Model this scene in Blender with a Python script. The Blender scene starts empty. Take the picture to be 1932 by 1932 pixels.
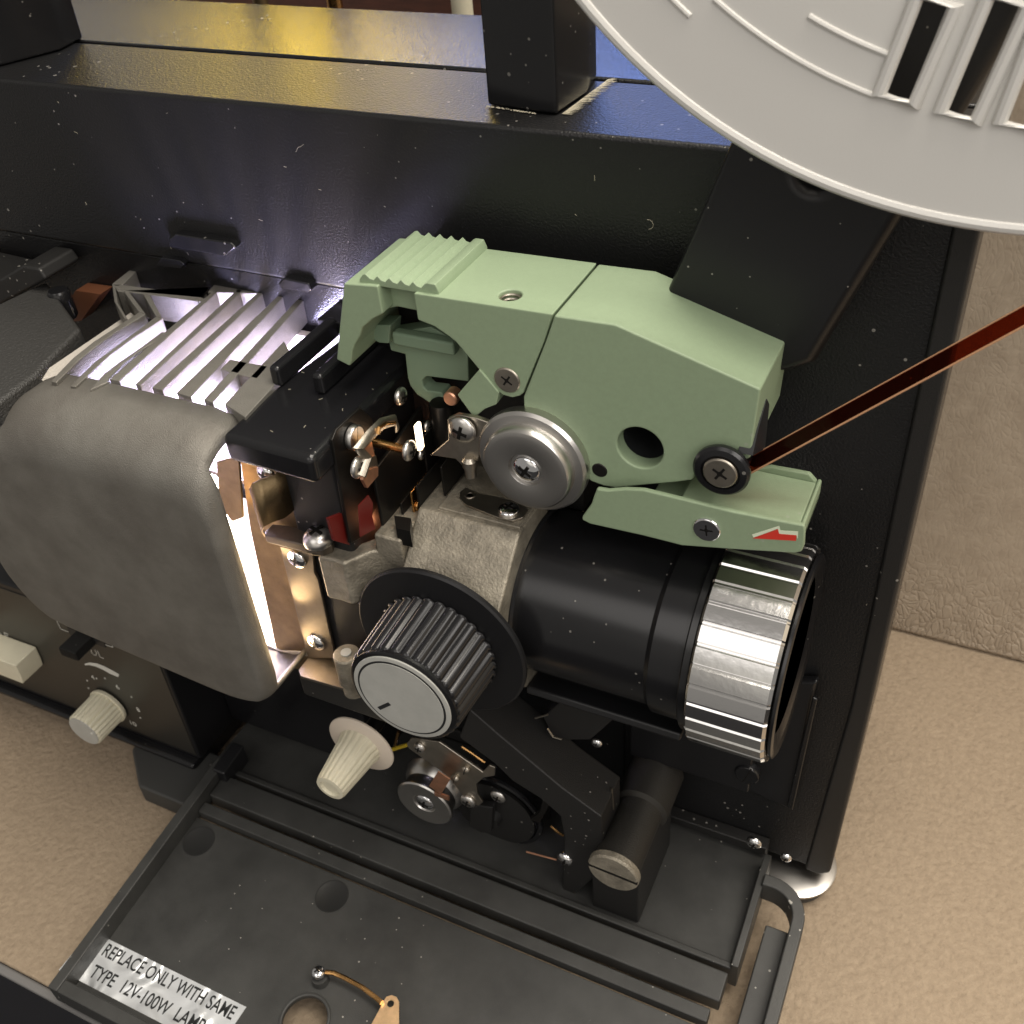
import bpy, bmesh, math, random
from mathutils import Vector, Matrix
random.seed(7)
scene = bpy.context.scene
COL = scene.collection
S = 0.01                                    # the script is written in centimetres, the scene is in metres

# ------------------------------------------------------------------ camera
RW = ((0.90261498, 0.42525625, -0.06665828), (0.22167995, -0.59197936, -0.77486672), (-0.36897724, 0.6846295, -0.62860022))
CAM = Vector((9.9623855, -22.48499657, 26.97220602)); FPX = 1955.0
cd = bpy.data.cameras.new('camera'); cam = bpy.data.objects.new('camera', cd); COL.objects.link(cam)
rx, ry, rz = (Vector(r) for r in RW)
m = Matrix((rx, -ry, -rz)).transposed().to_4x4(); m.translation = CAM * S
cam.matrix_world = m
cd.sensor_width = 36; cd.lens = FPX * 36 / 1932; cd.clip_start = 0.005; cd.clip_end = 50
cd.dof.use_dof = True; cd.dof.focus_distance = 0.27; cd.dof.aperture_fstop = 36
scene.camera = cam
# ------------------------------------------------------------------ exposure
scene.render.engine = 'CYCLES'
scene.view_settings.view_transform = 'Standard'; scene.view_settings.look = 'None'
scene.view_settings.exposure = 0.0; scene.view_settings.gamma = 1.0
# ------------------------------------------------------------------ world: the dim room around the table
w = bpy.data.worlds.new('World'); scene.world = w; w.use_nodes = True
nt = w.node_tree; N = nt.nodes; Lk = nt.links
for n_ in list(N): N.remove(n_)
wo = N.new('ShaderNodeOutputWorld'); bg = N.new('ShaderNodeBackground'); Lk.new(bg.outputs[0], wo.inputs[0])
tc = N.new('ShaderNodeTexCoord')
acc = N.new('ShaderNodeCombineColor'); acc.inputs[0].default_value = .27; acc.inputs[1].default_value = .255; acc.inputs[2].default_value = .235
cur = acc.outputs[0]
def wpatch(d, half, col, soft=.02):
    """a coloured patch of light in the room, as a soft-edged disc of directions"""
    global cur
    d = Vector(d).normalized()
    dp = N.new('ShaderNodeVectorMath'); dp.operation = 'DOT_PRODUCT'; dp.inputs[1].default_value = d
    Lk.new(tc.outputs['Generated'], dp.inputs[0])
    mr = N.new('ShaderNodeMapRange'); c0 = math.cos(math.radians(half))
    mr.inputs[1].default_value = c0 - soft; mr.inputs[2].default_value = c0 + soft; mr.interpolation_type = 'SMOOTHSTEP'
    Lk.new(dp.outputs['Value'], mr.inputs[0])
    mx = N.new('ShaderNodeMix'); mx.data_type = 'RGBA'; Lk.new(mr.outputs[0], mx.inputs[0])
    Lk.new(cur, mx.inputs[6]); mx.inputs[7].default_value = (*col, 1); cur = mx.outputs[2]
# ------------------------------------------------------------------ helpers
def ray(px, py):
    a, b = (px - 966) / FPX, (py - 966) / FPX
    return rx * a + ry * b + rz
def A(p, x=None, y=None, z=None):
    """the point of the plane x=, y= or z= that the photograph shows at p"""
    r = ray(*p); i, v = (0, x) if x is not None else ((1, y) if y is not None else (2, z))
    return CAM + r * ((v - CAM[i]) / r[i])
def q(x0, y0, s):
    return lambda cx, cy: ((x0 + cx * s / 1932) / 1.54865, (y0 + cy * s / 1932) / 1.54865)
def P(c, r):
    return q((0, 1000, 1992)[c], (0, 1000, 1992)[r], 1000)
def xz(pts, y): return [(v.x, v.z) for v in (A(p, y=y) for p in pts)]
def xy(pts, z): return [(v.x, v.y) for v in (A(p, z=z) for p in pts)]
def yz(pts, x): return [(v.y, v.z) for v in (A(p, x=x) for p in pts)]

def refl(px, py, z):                         # direction a level surface at height z mirrors at that pixel
    r = ray(px, py).normalized(); return (r.x, r.y, -r.z)
wpatch(refl(300, 20, 18.5), 12, (1.3, 1.2, 1.05))
wpatch(refl(590, 60, 18.5), 3.4, (30, 20, 1.4), .003)
wpatch(refl(850, 70, 18.5), 2.8, (14, 13, 13.6), .004)
wpatch(refl(1300, 170, 18.5), 10, (1.9, 2.9, 7), .012)
wpatch((-.1, -.75, .65), 18, (1.9, 1.8, 1.7), .02)  # this and the patches below are added for reflections in the metal
wpatch((.25, -.55, .25), 9, (.12, .05, .04), .02)
wpatch((.1, -.97, .2), 15, (.9, .85, .75), .04)
wpatch((.9, .1, .3), 20, (.9, .75, .55), .03)
wpatch((.5, -.8, .1), 12, (1.2, 1.1, 1.0), .02)
Lk.new(cur, bg.inputs[0]); bg.inputs[1].default_value = 1.0

# ------------------------------------------------------------------ lamps of the room
def area(name, loc, target, size, energy, col, sy=None):
    l = bpy.data.lights.new(name, 'AREA'); l.energy = energy; l.size = size * S; l.color = col
    if sy: l.shape = 'RECTANGLE'; l.size_y = sy * S
    o = bpy.data.objects.new(name, l); COL.objects.link(o); o.location = Vector(loc) * S
    o.rotation_euler = (Vector(target) - Vector(loc)).to_track_quat('-Z', 'Y').to_euler(); return o
area('ceiling_light', (35, 15, 120), (0, 0, 5), 85, 27, (1, .93, .82))
area('window_light', (60, -50, 70), (0, -5, 2), 50, 3.4, (1, .95, .9))

# ------------------------------------------------------------------ materials
def mat(name, col, rough=.5, metal=0.0, bump=0.0, bscale=2500, var=0.0, vscale=300, col2=None, spec=.5, coat=0, emit=None, estr=0,
        stretch=None, dust=0.0, detail=2, bdist=.0003):
    mt = bpy.data.materials.new(name); mt.use_nodes = True; t = mt.node_tree; b = t.nodes['Principled BSDF']
    b.inputs['Base Color'].default_value = (*col, 1); b.inputs['Roughness'].default_value = rough; b.inputs['Metallic'].default_value = metal
    b.inputs['Specular IOR Level'].default_value = spec; b.inputs['Coat Weight'].default_value = coat
    if emit: b.inputs['Emission Color'].default_value = (*emit, 1); b.inputs['Emission Strength'].default_value = estr
    c = t.nodes.new('ShaderNodeTexCoord'); src = c.outputs['Object']
    if stretch:
        mp = t.nodes.new('ShaderNodeMapping'); mp.inputs['Scale'].default_value = stretch; t.links.new(src, mp.inputs[0]); src = mp.outputs[0]
    colout = None
    if var or col2:
        n = t.nodes.new('ShaderNodeTexNoise'); n.inputs['Scale'].default_value = vscale; n.inputs['Detail'].default_value = 6; n.inputs['Roughness'].default_value = .65
        t.links.new(src, n.inputs['Vector'])
        cr = t.nodes.new('ShaderNodeValToRGB'); cr.color_ramp.elements[0].position = .35; cr.color_ramp.elements[1].position = .65
        c2 = col2 or tuple(v * (1 + var) for v in col); c1 = col if col2 else tuple(v * (1 - var) for v in col)
        cr.color_ramp.elements[0].color = (*c1, 1); cr.color_ramp.elements[1].color = (*c2, 1)
        t.links.new(n.outputs['Fac'], cr.inputs[0]); colout = cr.outputs[0]
        rr = t.nodes.new('ShaderNodeMapRange'); rr.inputs[3].default_value = max(.02, rough - .08); rr.inputs[4].default_value = min(1, rough + .1)
        t.links.new(n.outputs['Fac'], rr.inputs[0]); t.links.new(rr.outputs[0], b.inputs['Roughness'])
    if dust:
        v = t.nodes.new('ShaderNodeTexVoronoi'); v.inputs['Scale'].default_value = 260; t.links.new(c.outputs['Object'], v.inputs['Vector'])
        v2 = t.nodes.new('ShaderNodeTexNoise'); v2.inputs['Scale'].default_value = 22; t.links.new(c.outputs['Object'], v2.inputs['Vector'])
        ma = t.nodes.new('ShaderNodeMath'); ma.operation = 'MULTIPLY_ADD'; ma.inputs[1].default_value = -.5; ma.inputs[2].default_value = .29
        t.links.new(v2.outputs['Fac'], ma.inputs[0])
        lt = t.nodes.new('ShaderNodeMath'); lt.operation = 'LESS_THAN'; t.links.new(v.outputs['Distance'], lt.inputs[0]); t.links.new(ma.outputs[0], lt.inputs[1])
        mu = t.nodes.new('ShaderNodeMath'); mu.operation = 'MULTIPLY'; mu.inputs[1].default_value = dust; t.links.new(lt.outputs[0], mu.inputs[0])
        mx = t.nodes.new('ShaderNodeMix'); mx.data_type = 'RGBA'; t.links.new(mu.outputs[0], mx.inputs[0])
        if colout: t.links.new(colout, mx.inputs[6])
        else: mx.inputs[6].default_value = (*col, 1)
        mx.inputs[7].default_value = (.42, .4, .36, 1); colout = mx.outputs[2]
    if colout: t.links.new(colout, b.inputs['Base Color'])
    if bump:
        n = t.nodes.new('ShaderNodeTexNoise'); n.inputs['Scale'].default_value = bscale; n.inputs['Detail'].default_value = detail
        t.links.new(src, n.inputs['Vector'])
        bp = t.nodes.new('ShaderNodeBump'); bp.inputs['Strength'].default_value = bump; bp.inputs['Distance'].default_value = bdist
        t.links.new(n.outputs['Fac'], bp.inputs['Height']); t.links.new(bp.outputs[0], b.inputs['Normal'])
    return mt
M = dict(
    shell=mat('crackle_black_paint', (.0085, .0085, .009), .27, bump=.55, bscale=1500, dust=.5, spec=.42),
    ledge=mat('crackle_black_panel_paint', (.0085, .0085, .009), .4, bump=.6, bscale=1500, dust=.5, spec=.42),
    satin=mat('satin_black_plastic', (.010, .010, .011), .36, bump=.12, bscale=3500, dust=.6, spec=.4),
    smooth=mat('smooth_black_plastic', (.009, .009, .010), .22, bump=.04, bscale=3000, dust=.35),
    matte=mat('matte_black_plastic', (.011, .0105, .010), .55, bump=.3, bscale=3000, dust=.5),
    door=mat('grey_black_moulded_plastic', (.038, .038, .036), .46, bump=.25, bscale=3500, var=.28, vscale=35, dust=.9),
    green=mat('sage_green_plastic', (.255, .33, .21), .48, bump=.2, bscale=4500, var=.03, vscale=800, dust=.25),
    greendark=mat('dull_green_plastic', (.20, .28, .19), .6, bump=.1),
    zinc=mat('cast_zinc', (.30, .27, .215), .5, .5, bump=.9, bscale=1300, var=.28, vscale=160),
    house=mat('cast_lamp_housing_metal', (.235, .225, .20), .5, .5, bump=.7, bscale=3200, col2=(.16, .148, .13), vscale=38),
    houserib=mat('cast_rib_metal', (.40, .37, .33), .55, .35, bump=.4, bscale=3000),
    steel=mat('turned_steel', (.62, .60, .57), .3, 1, bump=.03, bscale=3000),
    chrome=mat('chrome', (.82, .82, .83), .06, 1),
    chromering=mat('bright_chrome_trim', (.72, .71, .70), .17, 1, bump=.1, bscale=500),
    gold=mat('yellow_passivated_steel', (.20, .145, .08), .42, 1, bump=.25, bscale=2500, var=.2, vscale=150),
    plate=mat('nickel_plated_steel', (.42, .38, .32), .35, 1, bump=.1, bscale=2500, var=.1, vscale=200),
    bronze=mat('spring_bronze', (.55, .31, .12), .25, 1, var=.15),
    copper=mat('copper_foil', (.78, .42, .27), .42, 1, var=.1, vscale=300),
    cream=mat('cream_plastic', (.64, .60, .46), .45, bump=.08, var=.04, vscale=200),
    pinkcream=mat('pale_nylon', (.62, .54, .45), .45),
    cap=mat('grey_enamel_cap', (.42, .42, .39), .42, var=.05, vscale=200),
    white=mat('white_marking_paint', (.62, .61, .56), .6),
    ink=mat('black_ink', (.012, .013, .014), .5),
    mark=mat('dull_moulded_disc', (.02, .02, .0195), .42),
    red=mat('red_marking_paint', (.62, .035, .02), .5),
    pale=mat('pale_marking_paint', (.70, .76, .58), .5),
    reel=mat('silver_grey_reel_plastic', (.70, .685, .65), .36, .15, bump=.1, bscale=2500),
    yellow=mat('yellow_wire_sheath', (.7, .5, .03), .4),
    brown=mat('orange_brown_card', (.13, .045, .018), .6, bump=.3),
    dark=mat('dark_steel', (.03, .028, .026), .35, .8),
    redglow=mat('red_glow_tint', (.11, .008, .006), .4),
    grey=mat('rubber_grey', (.045, .045, .043), .6),
    transformer=mat('brown_varnished_board', (.10, .06, .03), .5),
)
def film_mat():
    mt = bpy.data.materials.new('brown_film_base'); mt.use_nodes = True; t = mt.node_tree; b = t.nodes['Principled BSDF']
    b.inputs['Base Color'].default_value = (.05, .012, .006, 1); b.inputs['Roughness'].default_value = .12
    tr = t.nodes.new('ShaderNodeBsdfTransparent'); tr.inputs[0].default_value = (.52, .17, .09, 1)
    mx = t.nodes.new('ShaderNodeMixShader'); mx.inputs[0].default_value = .12; t.links.new(tr.outputs[0], mx.inputs[1]); t.links.new(b.outputs[0], mx.inputs[2])
    t.links.new(mx.outputs[0], t.nodes['Material Output'].inputs[0]); return mt
M['houseinner'] = mat('dark_inner_metal', (.10, .09, .08), .6, .3)  # inner face coloured darker to lessen lamp light bouncing inside
M['bracketsteel'] = mat('dull_bracket_steel', (.17, .145, .115), .5, 1, bump=.15, bscale=2500, var=.15, vscale=150)
M['film'] = film_mat(); M['filmedge'] = mat('clear_film_edge', (.50, .27, .15), .35)
def foil_mat():
    mt = bpy.data.materials.new('silver_foil_label'); mt.use_nodes = True; t = mt.node_tree; b = t.nodes['Principled BSDF']
    b.inputs['Metallic'].default_value = .45; b.inputs['Roughness'].default_value = .28
    c = t.nodes.new('ShaderNodeTexCoord'); n = t.nodes.new('ShaderNodeTexNoise'); n.inputs['Scale'].default_value = 60; n.inputs['Detail'].default_value = 1; n.inputs['Distortion'].default_value = 1.5
    t.links.new(c.outputs['Object'], n.inputs['Vector'])
    b.inputs['Base Color'].default_value = (.78, .80, .82, 1)
    bp = t.nodes.new('ShaderNodeBump'); bp.inputs['Strength'].default_value = 1; bp.inputs['Distance'].default_value = .004
    t.links.new(n.outputs['Fac'], bp.inputs['Height']); t.links.new(bp.outputs[0], b.inputs['Normal']); return mt
M['foil'] = foil_mat()
def suede_mat():
    mt = mat('tan_suede_cloth', (.27, .208, .145), .8, col2=(.33, .258, .182), vscale=420, bump=.75, bscale=480, spec=.3, detail=4, bdist=.0012)
    return mt
def leather_mat():
    mt = mat('taupe_grained_leather', (.36, .295, .225), .42, spec=.4, col2=(.42, .35, .27), vscale=120)
    t = mt.node_tree; b = t.nodes['Principled BSDF']; c = t.nodes.new('ShaderNodeTexCoord')
    mp = t.nodes.new('ShaderNodeMapping'); mp.inputs['Scale'].default_value = (1, 1, .5); t.links.new(c.outputs['Object'], mp.inputs[0])
    nz = t.nodes.new('ShaderNodeTexNoise'); nz.inputs['Scale'].default_value = 90; t.links.new(mp.outputs[0], nz.inputs['Vector'])
    va = t.nodes.new('ShaderNodeVectorMath'); va.operation = 'MULTIPLY_ADD'; va.inputs[1].default_value = (.012, .012, .012)
    t.links.new(nz.outputs['Color'], va.inputs[0]); t.links.new(mp.outputs[0], va.inputs[2])
    v = t.nodes.new('ShaderNodeTexVoronoi'); v.feature = 'DISTANCE_TO_EDGE'; v.inputs['Scale'].default_value = 420; t.links.new(va.outputs[0], v.inputs['Vector'])
    cr = t.nodes.new('ShaderNodeMapRange'); cr.inputs[2].default_value = .18; t.links.new(v.outputs['Distance'], cr.inputs[0])
    bp = t.nodes.new('ShaderNodeBump'); bp.inputs['Distance'].default_value = .0008
    sx_ = t.nodes.new('ShaderNodeSeparateXYZ'); t.links.new(c.outputs['Object'], sx_.inputs[0])
    gm = t.nodes.new('ShaderNodeMapRange'); gm.inputs[1].default_value = -.084; gm.inputs[2].default_value = -.03; gm.inputs[3].default_value = .6; gm.inputs[4].default_value = .1
    t.links.new(sx_.outputs['Z'], gm.inputs[0]); t.links.new(gm.outputs[0], bp.inputs['Strength'])
    t.links.new(cr.outputs[0], bp.inputs['Height']); t.links.new(bp.outputs[0], b.inputs['Normal']); return mt

# ------------------------------------------------------------------ mesh builder
AX = {'x': lambda u, v, t: (t, u, v), 'y': lambda u, v, t: (u, t, v), 'z': lambda u, v, t: (u, v, t)}
class MB:
    def __init__(s): s.bm = bmesh.new(); s.mi = 0
    def _f(s, vs):
        try:
            f = s.bm.faces.new(vs); f.material_index = s.mi; return f
        except ValueError: return None
    def prism(s, poly, axis, a, b, holes=(), tf=None):
        bm = s.bm; f = AX[axis]
        if not holes:
            n = len(poly); r0 = [bm.verts.new(f(u, v, a)) for u, v in poly]; r1 = [bm.verts.new(f(u, v, b)) for u, v in poly]
            fs = [s._f(r0), s._f(r1)] + [s._f((r0[i], r0[(i + 1) % n], r1[(i + 1) % n], r1[i])) for i in range(n)]
            bmesh.ops.recalc_face_normals(bm, faces=[x for x in fs if x]); vs = r0 + r1
        else:
            tmp = bmesh.new(); edges = []
            for lp in [poly] + list(holes):
                vv = [tmp.verts.new(f(u, v, a)) for u, v in lp]
                edges += [tmp.edges.new((vv[i], vv[(i + 1) % len(vv)])) for i in range(len(vv))]
            bmesh.ops.triangle_fill(tmp, use_beauty=True, use_dissolve=False, edges=edges)
            bmesh.ops.dissolve_limit(tmp, angle_limit=.01, verts=tmp.verts, edges=tmp.edges)
            d = Vector(f(0, 0, b)) - Vector(f(0, 0, a))
            r = bmesh.ops.extrude_face_region(tmp, geom=tmp.faces[:])
            bmesh.ops.translate(tmp, vec=d, verts=[g for g in r['geom'] if isinstance(g, bmesh.types.BMVert)])
            bmesh.ops.recalc_face_normals(tmp, faces=tmp.faces)
            mp = {v: bm.verts.new(v.co) for v in tmp.verts}; vs = list(mp.values())
            for fc in tmp.faces: s._f([mp[v] for v in fc.verts])
            tmp.free()
        if tf:
            for v in vs: v.co = tf(v.co)
        return s
    def box(s, x0, x1, y0, y1, z0, z1, tf=None):
        return s.prism([(x0, y0), (x1, y0), (x1, y1), (x0, y1)], 'z', z0, z1, tf=tf)
    def lathe(s, prof, o, ax='y', seg=48, rf=None, caps=True):
        """prof: (radius, distance along the axis) pairs"""
        o = Vector(o); ax = Vector({'x': (1, 0, 0), 'y': (0, -1, 0), 'z': (0, 0, 1)}[ax]) if isinstance(ax, str) else Vector(ax).normalized()
        u = ax.orthogonal().normalized(); v = ax.cross(u); rings = []
        for r, t in prof:
            if r <= 1e-6: rings.append([s.bm.verts.new(o + ax * t)]); continue
            rings.append([s.bm.verts.new(o + ax * t + (u * math.cos(k) + v * math.sin(k)) * (r * (rf(j, r, t) if rf else 1)))
                          for j, k in ((j, 2 * math.pi * j / seg) for j in range(seg))])
        fs = []
        for a, b in zip(rings, rings[1:]):
            if len(a) == 1 and len(b) == 1: continue
            for j in range(seg):
                k = (j + 1) % seg
                if len(a) == 1: fs.append(s._f((a[0], b[k], b[j])))
                elif len(b) == 1: fs.append(s._f((a[j], a[k], b[0])))
                else: fs.append(s._f((a[j], a[k], b[k], b[j])))
        if caps:
            for r_ in (rings[0], rings[-1]):
                if len(r_) > 2: fs.append(s._f(r_))
        bmesh.ops.recalc_face_normals(s.bm, faces=[x for x in fs if x]); return s
    def tube(s, path, r, seg=10, closed=False, flat=1.0):
        path = [Vector(p) for p in path]; n = len(path); rings = []; prev = None
        for i, p in enumerate(path):
            t = (path[(i + 1) % n] - path[i - 1]) if closed else (path[min(i + 1, n - 1)] - path[max(i - 1, 0)])
            t.normalize(); u = t.orthogonal() if prev is None else (prev - t * prev.dot(t))
            u.normalize(); prev = u; v = t.cross(u)
            rings.append([s.bm.verts.new(p + u * math.cos(a) * r + v * math.sin(a) * r * flat) for a in (2 * math.pi * j / seg for j in range(seg))])
        fs = []
        for i in range(n if closed else n - 1):
            a, b = rings[i], rings[(i + 1) % n]
            fs += [s._f((a[j], a[(j + 1) % seg], b[(j + 1) % seg], b[j])) for j in range(seg)]
        if not closed: fs += [s._f(rings[0]), s._f(rings[-1])]
        bmesh.ops.recalc_face_normals(s.bm, faces=[x for x in fs if x]); return s
    def mat(s, i): s.mi = i; return s
    def build(s, name, mats, parent=None, bevel=0, seg=2, angle=35, label=None):
        me = bpy.data.meshes.new(name)
        for v in s.bm.verts: v.co *= S
        s.bm.to_mesh(me); s.bm.free()
        for mm in (mats if isinstance(mats, (list, tuple)) else [mats]): me.materials.append(M[mm] if isinstance(mm, str) else mm)
        me.polygons.foreach_set('use_smooth', [True] * len(me.polygons)); me.set_sharp_from_angle(angle=math.radians(angle))
        o = bpy.data.objects.new(name, me); COL.objects.link(o)
        if parent: o.parent = parent
        if bevel:
            b = o.modifiers.new('bevel', 'BEVEL'); b.width = bevel * S; b.segments = seg; b.limit_method = 'ANGLE'; b.angle_limit = math.radians(40)
            b.harden_normals = True
        if label: o['label'] = label
        return o
def circ(c, r, n=32, a0=0): return [(c[0] + r * math.cos(a0 + 2 * math.pi * k / n), c[1] + r * math.sin(a0 + 2 * math.pi * k / n)) for k in range(n)]
def cut(o, mb):
    """carve the builder's volume out of an object, for good"""
    me = bpy.data.meshes.new('cutter')
    for v in mb.bm.verts: v.co *= S
    mb.bm.to_mesh(me); mb.bm.free(); c = bpy.data.objects.new('cutter', me); COL.objects.link(c)
    md = o.modifiers.new('cut', 'BOOLEAN'); md.object = c; md.operation = 'DIFFERENCE'; md.solver = 'EXACT'
    with_others = [x for x in o.modifiers if x.type != 'BOOLEAN']
    for x in with_others: x.show_viewport = False
    bpy.context.view_layer.update()
    nm = bpy.data.meshes.new_from_object(o.evaluated_get(bpy.context.evaluated_depsgraph_get()))
    for x in with_others: x.show_viewport = True
    o.modifiers.remove(md); o.data = nm; bpy.data.objects.remove(c); bpy.data.meshes.remove(me)
    nm.polygons.foreach_set('use_smooth', [True] * len(nm.polygons)); nm.set_sharp_from_angle(angle=math.radians(35)); return o
def screw(parent, c, r, ax='y', kind='cross', m='steel', h=None, name='screw', ang=.5, dome=False):
    """a screw head with its recess, facing along ax from point c"""
    mb = MB(); h = h or r * .35
    axv = Vector({'x': (1, 0, 0), 'y': (0, -1, 0), 'z': (0, 0, 1)}[ax]) if isinstance(ax, str) else Vector(ax).normalized()
    if dome:
        pr = [(r * .96, 0), (r, h * .25)] + [(r * math.cos(t), h * .25 + h * .75 * math.sin(t)) for t in (math.pi / 2 * k / 8 for k in range(1, 9))]
        pr[-1] = (0, h)
    else: pr = [(r, 0), (r, h * .75), (r * .93, h), (0, h)]
    mb.lathe(pr, c, ax, 32); mb.mat(1)
    u = axv.orthogonal().normalized(); v = axv.cross(u); uu = u * math.cos(ang) + v * math.sin(ang); vv = axv.cross(uu)
    c = Vector(c)
    def bar(L, W, top):
        a = [c + axv * (h * .4) + uu_ for uu_ in (uu * L + vv * W, -uu * L + vv * W, -uu * L - vv * W, uu * L - vv * W)]
        b = [p + axv * top for p in a]
        va = [mb.bm.verts.new(p) for p in a]; vb = [mb.bm.verts.new(p) for p in b]
        fs = [mb._f(va), mb._f(vb)] + [mb._f((va[i], va[(i + 1) % 4], vb[(i + 1) % 4], vb[i])) for i in range(4)]
        bmesh.ops.recalc_face_normals(mb.bm, faces=fs)
    if kind == 'cross':
        bar(r * .52, r * .12, h * .61); uu, vv = vv, -uu; bar(r * .52, r * .12, h * .615)
        uu, vv = (uu + vv).normalized(), (vv - uu).normalized(); bar(r * .2, r * .2, h * .617)
    else: bar(r * .97, r * .09, h * .605)
    return mb.build(name, [m, 'dark'], parent, bevel=0 if dome else .02)
def textmesh(s, lines_mb, org, U, V, width, height, n):
    """letters as thin solids lying on the plane of U and V; org is the lower left corner"""
    cu = bpy.data.curves.new('t', 'FONT'); cu.body = s; cu.extrude = 0; cu.offset = .013
    o = bpy.data.objects.new('t', cu); COL.objects.link(o); bpy.context.view_layer.update()
    me = bpy.data.meshes.new_from_object(o.evaluated_get(bpy.context.evaluated_depsgraph_get()))
    xs = [v.co.x for v in me.vertices]; ys = [v.co.y for v in me.vertices]; x0, x1, y0, y1 = min(xs), max(xs), min(ys), max(ys)
    org, U, V, n = Vector(org), Vector(U).normalized(), Vector(V).normalized(), Vector(n)
    vs = [lines_mb.bm.verts.new(org + U * ((v.co.x - x0) / (x1 - x0) * width) + V * ((v.co.y - y0) / (y1 - y0) * height) + n) for v in me.vertices]
    for p in me.polygons: lines_mb._f([vs[i] for i in p.vertices])
    bpy.data.objects.remove(o); bpy.data.meshes.remove(me); bpy.data.curves.remove(cu)
def thing(name, label, cat, loc=(0, 0, 0)):
    o = bpy.data.objects.new(name, None); COL.objects.link(o); o.empty_display_size = .01
    o['label'] = label; o['category'] = cat; return o
def tag(o, label=None, cat=None, kind=None, group=None):
    for k, v in (('label', label), ('category', cat), ('kind', kind), ('group', group)):
        if v: o[k] = v
    return o

TZ = -8.4
# ================================================================== THE SETTING
tb = MB(); tb.box(-90, 90, -14.2, 60, TZ - .25, TZ)
tag(tb.build('table_top', suede_mat(), bevel=.15), 'tan suede covered table top under the projector', None, 'structure')
M['edging'] = mat('grey_edging', (.16, .155, .15), .45)
tag(MB().box(-90, 90, -14.55, -14.21, TZ - .3, TZ - .05).build('table_edge', 'edging', bevel=.12), 'grey edging strip along the front of the table', None, 'structure')
tag(MB().box(-200, 200, -150, 200, -80, -78).build('floor', mat('dark_floor', (.01, .01, .012), .7)), 'dark floor far below the table', None, 'structure')
lp = MB().box(2, 45, 14.35, 20, TZ, 40); lpo = lp.build('leather_case', leather_mat(), bevel=.3)
tag(lpo, 'taupe grained leather case standing on the table behind the projector', 'case')
wb = MB().box(-60, 1.5, 30, 32, TZ, 25)
tag(wb.build('wooden_board', mat('dark_red_brown_wood', (.075, .025, .015), .5, col2=(.04, .014, .009), vscale=60, stretch=(1, 1, 6))), 'dark red brown wooden board behind the projector at the top left', 'board')
gx = q(600, 0, 900)
def standpost(px, r, col, zt, lab):
    c = A(gx(*px), y=16); mb = MB()
    mb.lathe([(r * 1.3, TZ), (r * 1.3, TZ + .3), (r, TZ + .4), (r, zt), (r * 1.6, zt + .15), (r * 1.6, zt + .6), (r, zt + .7), (0, zt + .75)], (c.x, 16, 0), 'z', 24)
    return tag(mb.build('brass_post', col), lab, 'post', group='brass posts behind the projector')
standpost((345, 10), .33, 'gold', 25, 'leftmost pale brass post behind the projector')
standpost((810, 20), .33, 'bronze', 25, 'orange brown post between the pale brass post and the cream post')
standpost((1610, 40), .42, 'cream', 18.9, 'cream and yellow capped post next to the handle')

# ================================================================== THE PROJECTOR
proj = thing('film_projector', 'black textured movie projector with green film cover, glowing lamp house and open front door', 'projector')
# body
MB().prism([(-30, 13.3), (1.6, 13.3), (1.6, -7), (9.42, -7), (9.42, 18.5), (-30, 18.5)], 'y', 0, 3.86).build('front_panel', 'ledge', proj, bevel=.12)
MB().box(-30, 1.6, .14, 3.86, -7, 13.27).build('lower_front_panel', 'shell', proj, bevel=.05)
MB().box(-30, 9.42, 3.98, 9.25, -7, 18.52).build('rear_cover', 'shell', proj, bevel=.1)
MB().box(-30, 9.3, 3.86, 3.98, -6.9, 18.2).build('cover_seam', 'ink', proj)
# handle
for nm, poly in (('handle_post', [(-2.53, 1.24), (-1.0, 1.0), (-.5, 1.0), (-.37, 2.58), (-.65, 4.0), (-2.7, 4.0)]),
                 ('handle_post', [(-22.5, 0.5), (-19.34, .97), (-18.6, 2.84), (-18.9, 4.2), (-22.5, 4.2)])):
    MB().prism(poly, 'z', 18.52, 27).build(nm, 'smooth', proj, bevel=.1)
MB().box(-22.5, -.4, 1.2, 4, 27.01, 29).build('handle_grip', 'smooth', proj, bevel=.5)
# dust gathered round the post
du = MB()
for k in range(260):
    t = random.random(); a = Vector((-.42, 1.1, 0)).lerp(Vector((-.3, 3.9, 0)), t); L = random.uniform(.1, .42)
    d = Vector((random.uniform(.5, 1), random.uniform(-.3, .4), 0)) * L; p = Vector((a.x, a.y, 18.525)) ; n = Vector((-d.y, d.x, 0)).normalized() * .012
    vs = [du.bm.verts.new(x) for x in (p - n, p + n, p + d + n * .3 + Vector((0, 0, .03)), p + d - n * .3 + Vector((0, 0, .03)))]; du._f(vs)
for k in range(60):
    x = random.uniform(-2.5, -1.05); y = 1.2 - (x + 2.5) * .16 - random.uniform(.0, .06); p = Vector((x, y, 18.526)); n = Vector((.02, .012, 0))
    vs = [du.bm.verts.new(z) for z in (p - n, p + Vector((.02, -.012, 0)), p + n, p + Vector((-.02, .012, .02)))]; du._f(vs)
M['lint'] = mat('pale_lint', (.5, .46, .35), .9)
tag(du.build('lint', 'lint', proj), 'pale dust gathered round the foot of the handle post', None, 'stuff')

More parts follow.
